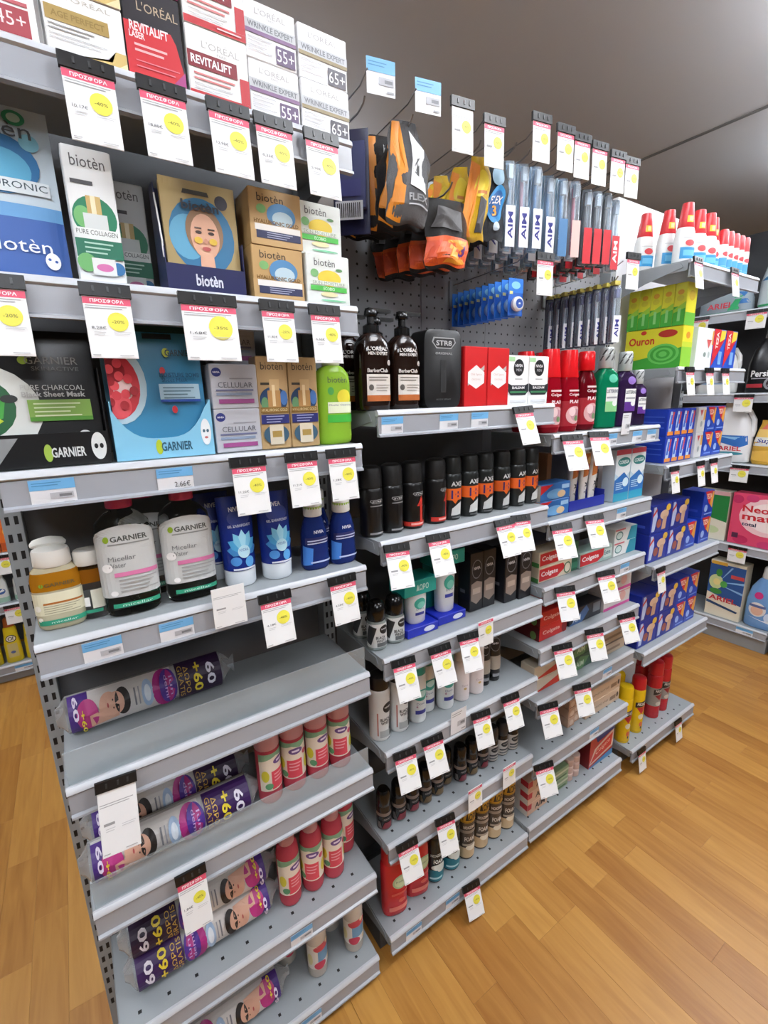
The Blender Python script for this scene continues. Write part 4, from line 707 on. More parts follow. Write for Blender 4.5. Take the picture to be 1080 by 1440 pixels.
def colg(bg, band='#c81e26', extra=()):
    return [('p', [(-.48, .1), (.05, .1), (.3, .55), (.22, .9), (-.48, .9)], band), ('t', 'Colgate', -.18, .5, .5, .42, '#f4ecec', 'b')] + list(extra)
def stack(name, labels, x, y, z, w, d, h, col, af, as_=(), dx=0.0, dy=0.0):
    for i, l in enumerate(labels): carton(name, l, 'carton', x + dx * i, y + dy * i, z + i * (h + .0012), w, d, h, col, af, as_)
z = Z3[1]
stack('toothpaste_carton', ['lower blue toothpaste carton with red corner, under the mouthwash', 'upper blue toothpaste carton with red corner, under the mouthwash'], .592, .028, z, .125, .05, .045, '#2c6ab0', [('p', [(-.5, .4), (-.1, .95), (-.5, .95)], '#c81e26'), ('e', 0, .35, .3, .3, '#6fa8d8'), ('e', .2, .3, .14, .22, '#d8b890'), ('r', .2, .6, .46, .86, '#9cc0e0')], [('r', -.5, 0, .5, 1, '#b8b0a4'), ('p', [(-.5, .5), (.4, .95), (-.5, .95)], '#c81e26')])
t = thing('display_tray', 'blue open tray holding standing toothpaste tubes', 'display tray', (.742, .028, z))
TB = mat('#1c2c9c', .35); G().box(-.085, .085, 0, .0015, 0, .03, TB).build('front_wall', t); G().box(-.085, .085, .058, .06, 0, .07, TB).build('rear_wall', t)
for x in (-.085, .0835): G().box(x, x + .0015, .0015, .058, 0, .045, TB).build('side_wall', t)
aimt = [('t', 'AIM', .0, .34, .5, .24, '#22262c', 'vb'), ('p', [(-.5, .55), (.5, .62), (.5, .98), (-.5, .98)], '#c8783a'), ('e', .1, .76, .3, .12, '#a83a22'), ('e', -.1, .86, .2, .07, '#e6c07a')]
for i, (x, y, tp) in enumerate(((.695, .042, 0), (.742, .040, 1), (.788, .042, 0))):
    B = Body([(.0, .019, .003), (.02, .018, .007), (.13, .016, .016), (.16, .016, .016)], 2.0)
    t = thing('toothpaste_tube', ORD[i] + ' white standing toothpaste tube in the blue tray, from the left', 'tube', (x, y + .008, z + .002), .2, 'tubes in the blue tray')
    G().loft(B.p, mat('#e6e4e0', .3), 2, 18).build('tube', t, 50); G().loft([(.1602, .012, .012), (.18, .0115, .0115)], mat('#e6e4e0', .3), 2, 16).build('cap', t, 40)
    art(aimt, B.map, 'tube_print', t, nx=4)
cor = [('r', -.5, .9, .5, 1, '#b83a4a'), ('p', [(-.5, .9), (-.5, .55), (0, .42), (.5, .55), (.5, .9)], '#dfe8ec'), ('e', .05, .76, .42, .09, '#1f7a78'), ('t', 'COREGA', .05, .76, .66, .07, '#eef6f6', 'b'), ('p', [(-.5, 0), (.5, 0), (.5, .4), (.1, .56), (-.5, .42)], '#2a6cb4'), ('e', .24, .36, .2, .09, '#cfe6f0'), ('r', -.5, 0, .5, .16, '#2f9ab8')] + bars(-.4, .1, .36, 4, '#bcd8ee', .04, .016)
carton('denture_carton', 'left tall white and blue denture tablet carton', 'carton', .902, .022, z, .08, .04, .158, '#bcd4e2', cor, [('r', -.5, 0, .5, 1, '#cfdde4')])
carton('denture_carton', 'right tall white and blue denture tablet carton at the shelf end', 'carton', .986, .022, z, .08, .04, .158, '#bcd4e2', cor)
carton('toothbrush_carton', 'narrow brown and cream carton behind the blue tray', 'carton', .655, .1, z, .02, .06, .16, '#b0805a', [('r', -.5, 0, .5, .5, '#d8d0c0')])
z = Z3[2]
stack('toothpaste_carton', ['lower beige carton with red script band, second toothpaste shelf', 'upper beige carton with red script band, second toothpaste shelf'], .612, .026, z, .148, .05, .044, '#d6c8b0', colg('', extra=[('e', .36, .48, .11, .4, '#3a6a4a'), ('e', .36, .48, .085, .31, '#e6dcc6')]), [('r', -.5, 0, .5, .3, '#4a8a4a')])
carton('toothpaste_carton', 'upright green carton end beside the beige toothpaste stack', 'carton', .705, .03, z, .03, .05, .09, '#1d6a4c', [('r', -.5, .1, .5, .3, '#3a8a6a')])
carton('toothpaste_carton', 'pale green carton with red script band, second toothpaste shelf', 'carton', .812, .028, z, .17, .05, .046, '#9cb8b0', colg('', extra=[('r', .22, .2, .48, .8, '#c8d6d0'), ('t', 'Extra', .34, .55, .2, .3, '#4a6a72', 'b')]))
stack('denture_carton', ['lower white flat carton with teal oval, second toothpaste shelf', 'upper white flat carton with teal oval, second toothpaste shelf'], .966, .026, z, .125, .05, .044, '#e4e6e4', [('e', -.3, .5, .16, .32, '#2a6a68'), ('e', -.3, .5, .13, .24, '#c8dcd8'), ('p', [(.05, 0), (.5, 0), (.5, 1), (.2, 1)], '#2f8fa8'), ('r', -.5, .88, -.05, 1, '#c86a70')])
z = Z3[3]
stack('toothpaste_carton', ['lower bright red toothpaste carton with white script', 'upper bright red toothpaste carton with white script'], .618, .024, z, .126, .11, .044, '#c8201e', [('t', 'Colgate', -.08, .5, .62, .36, '#f0b8b0', 'b'), ('e', .4, .4, .1, .4, '#7a1a1e')], [('r', -.5, 0, .5, 1, '#5a1014'), ('e', .3, .3, .1, .3, '#6a8a4a')])
carton('toothpaste_carton', 'dark navy toothpaste carton with silver swirl', 'carton', .785, .03, z, .165, .05, .052, '#20242e', [('p', [(-.5, 0), (-.1, 0), (.1, .6), (.0, 1), (-.3, .4)], '#4a6a9a'), ('t', 'AIM', -.28, .35, .24, .4, '#c8d4e4', 'b'), ('r', .22, .3, .46, .9, '#6a7078')])
stack('toothpaste_carton', ['lower pink-edged white toothpaste carton', 'upper pink-edged white toothpaste carton'], .952, .026, z, .152, .06, .056, '#cfc8c4', [('r', -.5, 0, .5, .18, '#c84a90'), ('e', .2, .6, .12, .3, '#d8a8a0'), ('r', -.45, .5, .05, .62, '#9a8a84'), ('r', -.5, .88, .5, .94, '#c87a80')])
z = Z3[4]
stack('toothpaste_carton', ['lower cream carton with red wedge on the fourth toothpaste shelf', 'upper cream carton with red wedge, shaded, on the fourth toothpaste shelf'], .622, .026, z, .155, .05, .044, '#cfc4b0', [('p', [(-.5, .05), (.28, .05), (.42, .9), (.2, .6)], '#c8301e'), ('e', .34, .5, .1, .4, '#d89a5a'), ('e', .34, .5, .07, .28, '#e8dcc0')])
stack('toothpaste_carton', ['lower dark green toothpaste carton with swirl', 'upper dark green toothpaste carton with swirl'], .792, .03, z, .165, .05, .05, '#24503e', [('p', [(-.5, 0), (0, 0), (.2, .7), (-.1, .9)], '#5a8a5a'), ('t', 'AIM', -.1, .4, .24, .36, '#c8dcc0', 'b'), ('r', .24, .2, .46, .9, '#3a3c40')])
stack('toothpaste_carton', ['lower cream carton with grey lettering at the fourth shelf end', 'upper grey carton at the fourth shelf end'], .955, .026, z, .148, .05, .044, '#b8a48c', [('r', -.4, .3, .3, .5, '#8a7460'), ('r', -.5, .88, .5, 1, '#6a6058')])
z = Z3[5]
for i in range(3):
    for j in range(2): carton('dental_carton', ('bottom', 'middle', 'top')[i] + ' small beige carton, ' + ('left', 'right')[j] + ' stack', 'carton', .762 + .036 * j, .034 + .006 * j, z + i * .0345, .034, .06, .033, '#c8a48a', [('e', 0, .5, .3, .3, '#dcc4b0'), ('r', -.4, .1, .4, .18, '#a07c62')], group='small beige cartons')
stack('toothpaste_carton', ['lower long beige carton with black lettering', 'upper long beige carton with black lettering'], .93, .026, z, .2, .06, .05, '#cdb49a', [('t', 'SENSODYNE', -.1, .5, .5, .16, '#7a6450'), ('r', .2, .3, .38, .6, '#8a6f58'), ('e', .43, .5, .03, .2, '#3a342e')])
z = Z3[6]
stack('toothpaste_carton', ['bottom white and red carton of the three by the foam cans', 'middle white and red carton of the three by the foam cans', 'top white and red carton of the three by the foam cans'], .600, .026, z, .1, .1, .042, '#d0aa90', [('t', 'AIM', .12, .5, .5, .5, '#2a1c18', 'b'), ('r', -.5, .5, -.3, 1, '#b8303a')], [('r', -.5, 0, .5, 1, '#d8d4cc'), ('r', .2, .5, .5, 1, '#b8303a')])
stack('toothpaste_carton', ['lower green and white carton on the bottom toothpaste shelf', 'upper green and white carton on the bottom toothpaste shelf'], .712, .034, z, .115, .08, .04, '#8aa07a', [('r', -.5, .55, .5, .75, '#c8ccb0'), ('r', -.4, .15, .4, .3, '#4a6a48')])
for i in range(3):
    for j in range(2): bottle('cream_jar', ('bottom', 'middle', 'top')[i] + ' small pale pink round pot, ' + ('left', 'right')[j] + ' pile', 'pot', .792 + .035 * j, .034, z + i * .029, [(0, .0145, .0145), (.003, .0165, .0165), (.02, .0165, .0165)], mat('#d8b8ac', .35), 2, [('lid', [(.0202, .0168, .0168), (.026, .0165, .0165), (.028, .014, .014)], '#e2c8be', 2)], (), 'small pale pink pots')
carton('toothpaste_carton', 'large red, white and blue carton at the end of the bottom toothpaste shelf', 'carton', .957, .03, z, .145, .06, .12, '#b8302a', [('p', [(-.5, .1), (.5, .3), (.5, .9), (-.3, .6)], '#d8c0b0'), ('p', [(-.45, .16), (.42, .36), (.46, .8), (-.22, .55)], '#c8321e'), ('t', 'Colgate', .05, .5, .6, .2, '#f0d0c0', 's'), ('p', [(-.2, .78), (.5, .9), (.5, 1), (-.3, 1)], '#1f3a84'), ('p', [(-.5, 0), (.5, 0), (.5, .22), (-.5, .05)], '#4a86b8')], [('r', -.5, 0, .5, 1, '#7a1c20')])

# ------------------------------------------------------------------ bay with insect repellents
z = Z4[0]
rep = [('e', .1, .36, .3, .09, '#d0d8e8'), ('e', .1, .56, .24, .09, '#d84a50'), ('r', -.35, .12, .5, .44, '#2f8fc4'), ('r', -.2, .2, .4, .36, '#6ab8dc'), ('r', -.3, .7, .3, .715, '#b8b8ba')]
for i, (x, y) in enumerate(((1.128, .132), (1.162, .08), (1.15, .022), (1.245, .03), (1.305, .026), (1.36, .04))):
    t = bottle('repellent_bottle', ('leftmost white repellent bottle with tall red cap, set deep', 'second white repellent bottle with tall red cap', 'third white repellent bottle, standing at the shelf corner', 'fourth white repellent bottle with tall red cap', 'fifth white repellent bottle with tall red cap', 'sixth white repellent bottle, next to the small sticks')[i], 'bottle', x, y, z, [(0, .027, .017), (.004, .0305, .019), (.06, .0305, .019), (.085, .028, .018), (.098, .0235, .016)], mat('#eef0ee', .25), 2.4,
        [('cap', [(.0985, .024, .0165), (.1, .0245, .017), (.15, .0165, .0145), (.165, .015, .0135)], mat('#d8343a', .3), 2.2)], rep, rz=-.5)
    cb = Body([(.098, .0245, .017), (.15, .0165, .0145)], 2.2); cb.H = .15
    art([('r', -.2, .74, .25, .86, '#e8c83a'), ('r', -.05, .76, .2, .84, '#f4e89a')], cb.map, 'cap_sticker', t, nx=4)
stk = [('r', -.8, .0, .8, .55, '#4a9ad0'), ('e', .1, .68, .4, .08, '#d84a50'), ('r', -.8, .26, .8, .28, '#8ac0e4')]
for i in range(5):
    bottle('repellent_stick', ORD[i] + ' slim white and blue repellent stick with red cap, from the left', 'bottle', 1.412 + .042 * i, .03, z, [(0, .015, .013), (.003, .017, .015), (.09, .017, .015)], mat('#eceeec', .25), 2.2, [('cap', [(.0902, .0165, .0145), (.13, .015, .0135), (.136, .012, .011)], mat('#d8343a', .3), 2)], stk, 'slim repellent sticks', rz=-.3)
z = Z4[1]
GY = [('r', -.5, 0, .5, .45, '#46a838'), ('p', [(-.5, .38), (.5, .55), (.5, .4), (-.5, .3)], '#9ac83a'), ('r', -.12, .1, .12, .4, '#8fd080'), ('e', .0, .64, .3, .07, '#d6cc3a'), ('e', .0, .78, .26, .06, '#e0a030')]
coil = [('p', [(-.5, 0), (.5, 0), (.5, .5), (.1, .34), (-.5, .2)], '#3f9e34'), ('t', 'Ouron', -.2, .72, .46, .2, '#d03028', 'b'), ('e', -.17, .92, .05, .05, '#c83028'), ('e', .25, .85, .16, .09, '#b03024')]
for k in range(5): coil += [('e', .2, .36, .27 - k * .05, .25 - k * .046, '#6ac25a' if k % 2 == 0 else '#3f9e34')]
carton('coil_carton', 'large yellow and green carton with green spiral on its side', 'carton', 1.2, .02, z, .065, .185, .128, '#e0d832', [('r', -.5, 0, .5, .5, '#8ac43a'), ('r', -.5, .5, .5, .62, '#c0d038'), ('e', 0, .78, .2, .08, '#d8902a')], coil, [('r', -.5, 0, .5, 1, '#d8d83a')])
for i in range(5):
    carton('coil_carton', ORD[4 - i].replace('leftmost', 'rearmost') + ' upright yellow and green carton of the row on top' if i < 4 else 'rearmost upright yellow and green carton of the row on top', 'carton', 1.2, .022 + .037 * i, z + .1295, .065, .036, .125, '#e2dc36', [('r', -.5, 0, .5, .3, '#6ab83a'), ('e', 0, .7, .3, .12, '#d0b43a')], GY, group='upright yellow-green cartons')
carton('plug_in_carton', 'white and pale green carton beside the yellow cartons', 'carton', 1.335, .026, z, .115, .1, .13, '#e6ebe8', [('p', [(.1, .72), (.4, .72), (.25, .5)], '#d05a58'), ('e', .05, .35, .08, .06, '#8a9a94'), ('e', .3, .35, .06, .08, '#b8c4c0'), ('r', .42, .6, .5, .95, '#e0a040')], [('r', -.5, 0, .5, 1, '#d0e2dc')])
teza = [('p', [(-.5, .05), (-.5, 1), (.02, 1), (.4, .75)], '#c8242c'), ('t', 'TEZA', -.2, .72, .2, .42, '#f0e8e0', 'vb'), ('p', [(.0, .68), (.42, .78), (.46, .98), (.06, .98)], '#e6c83a'), ('r', .02, .12, .3, .45, '#7aa4e0')]
for i, x in enumerate((1.441, 1.534)): carton('plug_in_carton', ('left', 'right')[i] + ' tall blue carton with red corner on the repellent shelf', 'carton', x, .026, z, .09, .06, .13, '#2450b8', teza)
refill = [('p', [(-.3, .1), (.1, .1), (.2, .6), (.05, .92), (-.2, .92), (-.32, .6)], '#b8d0ec'), ('p', [(-.25, .3), (.0, .3), (.12, .8), (-.1, .8)], '#3a6ad0'), ('p', [(.05, .45), (.2, .45), (.35, .9), (.15, .9)], '#d8504a'), ('r', -.4, .04, .4, .18, '#e08a34')]
tz2 = [('p', [(-.4, 1), (.3, 1), (.1, .45)], '#c8242c'), ('t', 'TEZA', .0, .8, .5, .2, '#f0d8c0', 'b'), ('p', [(.12, .5), (.32, .96), (.46, .96), (.4, .3)], '#e0a03a'), ('e', -.2, .35, .16, .14, '#9ab4e8'), ('r', -.3, .1, .4, .15, '#7a9ae0')]
whp = [('p', [(-.3, .9), (.1, .9), (-.1, .66)], '#c8484a'), ('e', .0, .35, .14, .12, '#9aa4a8'), ('r', .2, .5, .46, .9, '#d8a050')]
roach = [('p', [(-.44, .1), (-.3, .1), (-.2, .6), (-.3, .95), (-.42, .95)], '#b8c8e8'), ('p', [(-.44, .6), (-.24, .8), (-.26, .9), (-.44, .7)], '#c83a34'), ('e', .15, .62, .22, .16, '#d8b89a'), ('p', [(.05, .1), (.26, .1), (.3, .55), (.1, .55)], '#c8a488'), ('e', -.1, .35, .12, .16, '#a05a4a'), ('e', .32, .84, .12, .12, '#e0b83a')]
z = Z4[2]; NB = '#1e3cb0'
for r_, rn in enumerate(('lower', 'upper')):
    for i in range(4): carton('refill_carton', ORD[i] + ' narrow blue refill carton, ' + rn + ' row on the third shelf', 'carton', 1.172 + .047 * i, .026, z + r_ * .0885, .046, .1 if i == 0 else .06, .0875, NB, refill, [('r', -.4, .3, .4, .34, '#4a6ad0'), ('r', -.4, .5, .4, .54, '#4a6ad0'), ('r', -.4, .7, .4, .74, '#4a6ad0')])
    carton('refill_carton', 'white refill carton in the ' + rn + ' row on the third shelf', 'carton', 1.386, .026, z + r_ * .0885, .055, .06, .0875, '#d0d0d0', whp)
    for i in range(2): carton('refill_carton', ('left', 'right')[i] + ' blue and red triangle carton, ' + rn + ' row on the third shelf', 'carton', 1.456 + .076 * i, .026, z + r_ * .0885, .074, .06, .0875, '#2448b0', tz2)
for k, (z, h, nm) in enumerate(((Z4[3], .102, 'fourth'), (Z4[4], .102, 'fifth'))):
    for r_, rn in enumerate(('lower', 'upper')):
        for i in range(2): carton('insecticide_carton', ('left', 'right')[i] + ' blue carton with yellow badge, ' + rn + ' row on the ' + nm + ' shelf', 'carton', 1.178 + .132 * i, .024, z + r_ * (h + .0012), .13, .09, h, '#1c2f96', roach, [('r', -.3, .2, .3, .3, '#3a54c8')])
        for i in range(2):
            if k == 0 and r_ == 1 and i == 0: continue
            carton('insecticide_carton', ('left', 'right')[i] + ' blue carton with red triangle, ' + rn + ' row on the ' + nm + ' shelf', 'carton', 1.418 + .088 * i + (.03 if k == 0 and i == 1 else 0), .026, z + r_ * (h + .0012), .086, .08, h, '#1f3fae', tz2, [('r', -.4, .2, .3, .3, '#3a54c8')])
z = Z4[5]; YEL = mat('#e2bc16', .25); YR = [('p', [(-.4, .6), (.5, .66), (.5, .78), (-.4, .72)], '#2a2422'), ('t', 'AROXOL', .06, .69, .7, .07, '#e8e0d0', 'b'), ('p', [(-.3, .6), (.44, .65), (.06, .46)], '#b8262a'), ('e', .05, .4, .2, .06, '#d8d0b0'), ('e', .1, .22, .14, .06, '#d0642a'), ('e', .12, .14, .06, .03, '#3a2a1a'), ('r', -.6, .04, .6, .05, '#a88a12')]
for i, (x, y, c) in enumerate(((1.137, .028, YEL), (1.232, .03, mat('#c8202a', .3)), (1.196, .095, YEL))):
    can('insecticide_can', ('yellow insecticide can at the left end of the bottom shelf', 'tall yellow insecticide can with red cap, in front', 'yellow insecticide can standing behind the red-capped one')[i], x, y, z, .027, .24, YEL, c, .05, YR, rz=-.45)
RR = [('r', -.9, .3, .9, .72, '#8f8a84'), ('p', [(-.3, .56), (.6, .64), (.6, .76), (-.3, .68)], '#2a2422'), ('t', 'AROXOL', .16, .66, .7, .06, '#d8d0c8', 'b'), ('p', [(-.2, .55), (.5, .6), (.16, .44)], '#8a1c22'), ('e', .1, .36, .2, .05, '#c8c0b8')]
for i, (x, y) in enumerate(((1.375, .036), (1.452, .04), (1.40, .1))): can('insecticide_can', ('red and grey insecticide can, front left', 'red and grey insecticide can, front right', 'red and grey insecticide can, behind the front two')[i], x, y, z, .0285, .255, mat('#b8202a', .25), mat('#c0202a', .3), .06, RR, rz=-.5)

# ------------------------------------------------------------------ detergent shelving on the right, facing the aisle
def face_left(t, x, y, z): t.location = (x, y, z); t.rotation_euler = (0, 0, -PI / 2); return t
ZR = [1.815, 1.40, 1.03, .585, .13]; RX = 2.505
for n, (ya, yb, l) in enumerate(((.99, .03, 'grey shelving unit of laundry goods facing along the aisle, inner one'), (.01, -.75, 'grey shelving unit of laundry goods facing along the aisle, outer one'))):
    t = thing('laundry_shelving', l, 'shelving', (RX, ya, 0), -PI / 2, 'laundry shelving units'); w = ya - yb
    G().box(0, w, .32, .34, .1, 2.25, DARKPANEL).build('back_panel', t)
    for x in (.014, w - .014): upright(t, x, 2.25, .285)
    for zz in ZR: shelf(t, w, zz, .28)
    G().box(0, w, .012, .3, 0, .085, STEELD).build('plinth', t)
XF = RX + .02
def rcarton(*a): return carton(*a)
z = ZR[0]
def bag(name, label, x, y, z, w, d, h, col, af, cat='bag'):
    t = thing(name, label, cat, (x, y, z), -PI / 2)
    P = [(0, w * .46, d * .42), (h * .08, w * .5, d * .5), (h * .5, w * .49, d * .46), (h * .8, w * .42, d * .28), (h * .93, w * .38, d * .08), (h, w * .38, d * .03)]
    B = Body(P, 3.0); G().loft(P, mat(col, .25, 0, 'crinkle'), 3.0, 28).build('bag', t, 60); art(af, B.map, 'bag_print', t, nx=6); return t
bag('capsule_bag', 'silver and green laundry capsule bag, the low one', XF + .06, .48, z, .25, .1, .14, '#9aa8b0', [('t', 'ARIEL', -.05, .3, .5, .2, '#c83040', 'b'), ('p', [(.1, .1), (.3, .1), (.4, .6), (.2, .55)], '#1f9a5a'), ('p', [(.3, .3), (.5, .3), (.5, .8), (.2, .9)], '#2a6aa8'), ('r', -.5, .0, .5, .06, '#2a9a6a')])
bag('capsule_bag', 'large green and white laundry capsule bag at the frame edge', XF + .06, .2, z, .27, .1, .27, '#cfdce0', [('r', -.5, .86, .5, 1, '#4aa83a'), ('p', [(-.5, .5), (.5, .5), (.5, .86), (-.4, .86)], '#2a6a9c'), ('t', '4', .1, .36, .2, .2, '#d02838', 'b'), ('r', -.5, 0, .5, .08, '#3aa86a')])
z = ZR[1]
def jug(label, y, z, H, w, d, col, capc, af, handle=True, x=None):
    t = thing('detergent_bottle', label, 'bottle', ((x or XF) + d / 2, y, z), -PI / 2)
    P = [(0, w * .44, d * .42), (.006, w * .49, d * .48), (H * .12, w * .5, d * .5), (H * .45, w * .49, d * .48), (H * .65, w * .4, d * .42), (H * .78, w * .24, d * .3), (H * .82, w * .16, d * .26)]
    B = Body(P, 2.6); G().loft(P, mat(col, .25), 2.6, 28).build('body', t, 50)
    G().loft([(H * .82, w * .17, d * .3), (H * .83, w * .18, d * .32), (H * .98, w * .15, d * .28), (H, w * .12, d * .22)], resolve(capc), 2, 20).build('cap', t, 40)
    if handle: G().tube([(w * .18, 0, H * .76), (w * .36, 0, H * .76), (w * .47, 0, H * .64), (w * .49, 0, H * .5), (w * .46, 0, H * .4)], d * .13, mat(col, .25), 8).build('handle', t, 60)
    art(af, B.map, 'label_print', t, nx=6); return t
jug('black detergent bottle with silver cap', .245, z, .33, .17, .09, '#17181b', mat('#b8bcbf', .25, .8), [('t', 'Persil', -.08, .36, .5, .12, '#e8e8ea', 'b'), ('e', .2, .17, .16, .11, '#8a8a90'), ('e', .2, .17, .1, .07, '#2a1416'), ('r', -.44, .1, .02, .17, '#a82430'), ('r', -.3, .26, .2, .28, '#9a9aa0')])
jug('white detergent bottle half hidden behind the insecticide cartons, second shelf', .47, z, .3, .2, .09, '#d8dad8', '#e8eaea', [('r', -.3, .2, .3, .5, '#8aa8c8')])
z = ZR[2]
jug('white detergent bottle with blue fan print', .37, z, .36, .22, .1, '#e6e8ea', '#e8eaea', [('p', [(-.3, .5), (.45, .5), (.48, .34), (.3, .28), (-.3, .4)], '#2a6ab8'), ('p', [(-.2, .48), (.3, .47), (.2, .42)], '#8ac0e8'), ('t', 'ARIEL', .1, .26, .5, .08, '#c83040', 'b'), ('e', .1, .17, .3, .03, '#3a8a9a')])
bag('softener_pouch', 'yellow and orange softener pouch', XF + .05, .155, z, .2, .07, .23, '#d8a83a', [('r', -.5, .62, .5, .8, '#e8c46a'), ('r', -.5, .42, .5, .62, '#dfe0da'), ('t', 'Supreme', .0, .53, .8, .12, '#3a3a8a', 'b'), ('p', [(-.5, .1), (.5, .0), (.5, .38), (-.5, .3)], '#e0b04a'), ('p', [(-.4, .8), (.4, .8), (.3, .95), (-.3, .95)], '#d86a50')], 'pouch')
z = ZR[3]
face_left(carton('detergent_carton', 'green and white detergent carton behind the blue cartons', 'carton', 0, 0, z, .16, .08, .28, '#e2dfce', [('p', [(-.5, .5), (.5, .38), (.5, 1), (-.5, 1)], '#1f7a3a'), ('e', .0, .2, .3, .08, '#c8d8a8'), ('r', -.5, .92, .5, 1, '#cfa0a4')]), XF + .04, .385, z)
face_left(carton('detergent_carton', 'large pink detergent carton with flowers', 'carton', 0, 0, z, .3, .09, .285, '#d8486a', [('e', .05, .58, .42, .36, '#f0c8cc'), ('e', .08, .58, .34, .28, '#f6e6e4'), ('e', -.42, .88, .09, .08, '#b82a5a'), ('e', -.2, .92, .1, .07, '#c83a6c'), ('e', -.3, .1, .12, .08, '#c02a58'), ('e', .1, .06, .14, .08, '#c83a6c'), ('e', .42, .1, .12, .09, '#b82a5a'), ('t', 'Neo', -.13, .72, .4, .13, '#c8202c', 'b'), ('t', 'mat', -.09, .56, .46, .12, '#c8202c', 'b'), ('t', 'total', -.2, .42, .22, .07, '#3a3a5a', 'b'), ('r', -.44, .12, -.34, .22, '#5a2a4a')], [('r', -.5, 0, .5, 1, '#c83a5c')]), XF + .045, .14, z)
z = ZR[4]
face_left(carton('detergent_carton', 'blue and cream detergent carton with green leaf shape, bottom shelf', 'carton', 0, 0, z, .175, .09, .335, '#e4dcc6', [('p', [(-.5, .42), (.5, .28), (.5, .95), (-.5, .95)], '#2a5492'), ('r', -.48, .93, -.02, .985, '#d8a83a'), ('p', [(-.2, .62), (.5, .7), (.5, .66)], '#8ab4dc'), ('p', [(-.2, .58), (.5, .52), (.5, .48)], '#8ab4dc'), ('p', [(-.2, .62), (.1, .92), (.16, .92)], '#8ab4dc'), ('e', -.28, .62, .2, .13, '#c8d49a'), ('e', -.22, .79, .09, .07, '#3a8a3a'), ('e', -.05, .6, .1, .06, '#4a9a44'), ('e', -.25, .45, .18, .05, '#3f8a3c'), ('e', -.26, .62, .1, .06, '#e6d890'), ('r', .12, .74, .48, .8, '#c8484a'), ('t', 'ARIEL', -.02, .33, .8, .085, '#c8303a', 'b'), ('p', [(-.48, .22), (.4, .14), (.44, .17), (-.48, .27)], '#2a4a72')], [('r', -.5, .4, .5, .95, '#2a5492')]), XF + .045, .262, z)
jug('pale blue softener bottle with round handle gap, bottom shelf', .085, z, .35, .16, .1, '#6f9cd0', '#d8dce0', [('e', -.12, .66, .14, .07, '#c8307a'), ('e', -.1, .38, .26, .14, '#e0dcd8'), ('e', -.1, .36, .18, .1, '#e0b49a'), ('r', -.34, .42, .14, .47, '#5a6a9a'), ('e', .28, .26, .16, .1, '#c8d8ec'), ('p', [(-.35, .22), (.35, .14), (.3, .2), (0, .18)], '#dfe8f2')])
jug('pale blue softener bottle behind, at the frame edge', -.13, z, .35, .19, .1, '#6f9cd0', '#d8dce0', [('e', -.1, .38, .26, .14, '#e0dcd8')])

# ------------------------------------------------------------------ shelving of the next aisle, seen past the left end
t = thing('cleaning_shelving', 'grey shelving of the next aisle with cleaning products', 'shelving', (-1.55, 2.2, 0)); FW = 1.5
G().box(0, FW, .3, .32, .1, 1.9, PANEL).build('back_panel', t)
ZL = [1.0, .700, .430, .095]
for zz in ZL: shelf(t, FW, zz, .28)
G().box(0, FW, .012, .3, 0, .05, STEELD).build('plinth', t)
for x in (.014, FW - .014): upright(t, x, 1.9, .285)
cif = [('e', .0, .68, .36, .1, '#26282c'), ('e', .0, .68, .3, .08, '#e8e4d8'), ('t', 'Cif', 0, .68, .4, .1, '#20242c', 'b'), ('r', -.3, .16, .3, .54, '#c8b878'), ('e', .0, .3, .14, .04, '#5a6aa0')]
for i, x in enumerate((-.985, -.898, -.812, -.726)):
    bottle('cleaner_bottle', ORD[i] + ' yellow cream cleaner bottle with orange-brown cap, from the left', 'bottle', x, 2.215, ZL[3], [(0, .033, .022), (.004, .037, .025), (.1, .036, .025), (.15, .03, .022), (.19, .028, .021), (.2, .022, .018)], mat('#d8c222', .3), 2.6, [('cap', [(.2, .023, .019), (.24, .02, .017), (.25, .014, .013)], '#b8642a', 2.4)], cif, 'yellow cleaner bottles')
    bottle('cleaner_bottle', ORD[i] + ' white and green bottle above the yellow cleaners, from the left', 'bottle', x, 2.22, ZL[2], [(0, .03, .022), (.004, .033, .024), (.05, .033, .024), (.11, .03, .022), (.13, .022, .018)], mat('#dfe4e2', .3), 2.6, [('cap', [(.13, .021, .018), (.165, .019, .016), (.17, .014, .012)], '#e8ecea', 2.4)], [('r', -.8, .0, .8, .24, '#9ac0ae'), ('e', .05, .5, .3, .12, '#2a5a9a'), ('p', [(-.2, .44), (.3, .5), (.2, .6)], '#e8ecf0')], 'white and green bottles')
    carton('tablet_carton', ORD[i] + ' orange carton on the shelf above the white and green bottles', 'carton', x, 2.22, ZL[1], .082, .08, .16, '#d86a22', [('r', -.5, .05, .5, .3, '#b04a18'), ('e', 0, .65, .3, .16, '#e8a84a')], group='orange cartons of the next aisle')

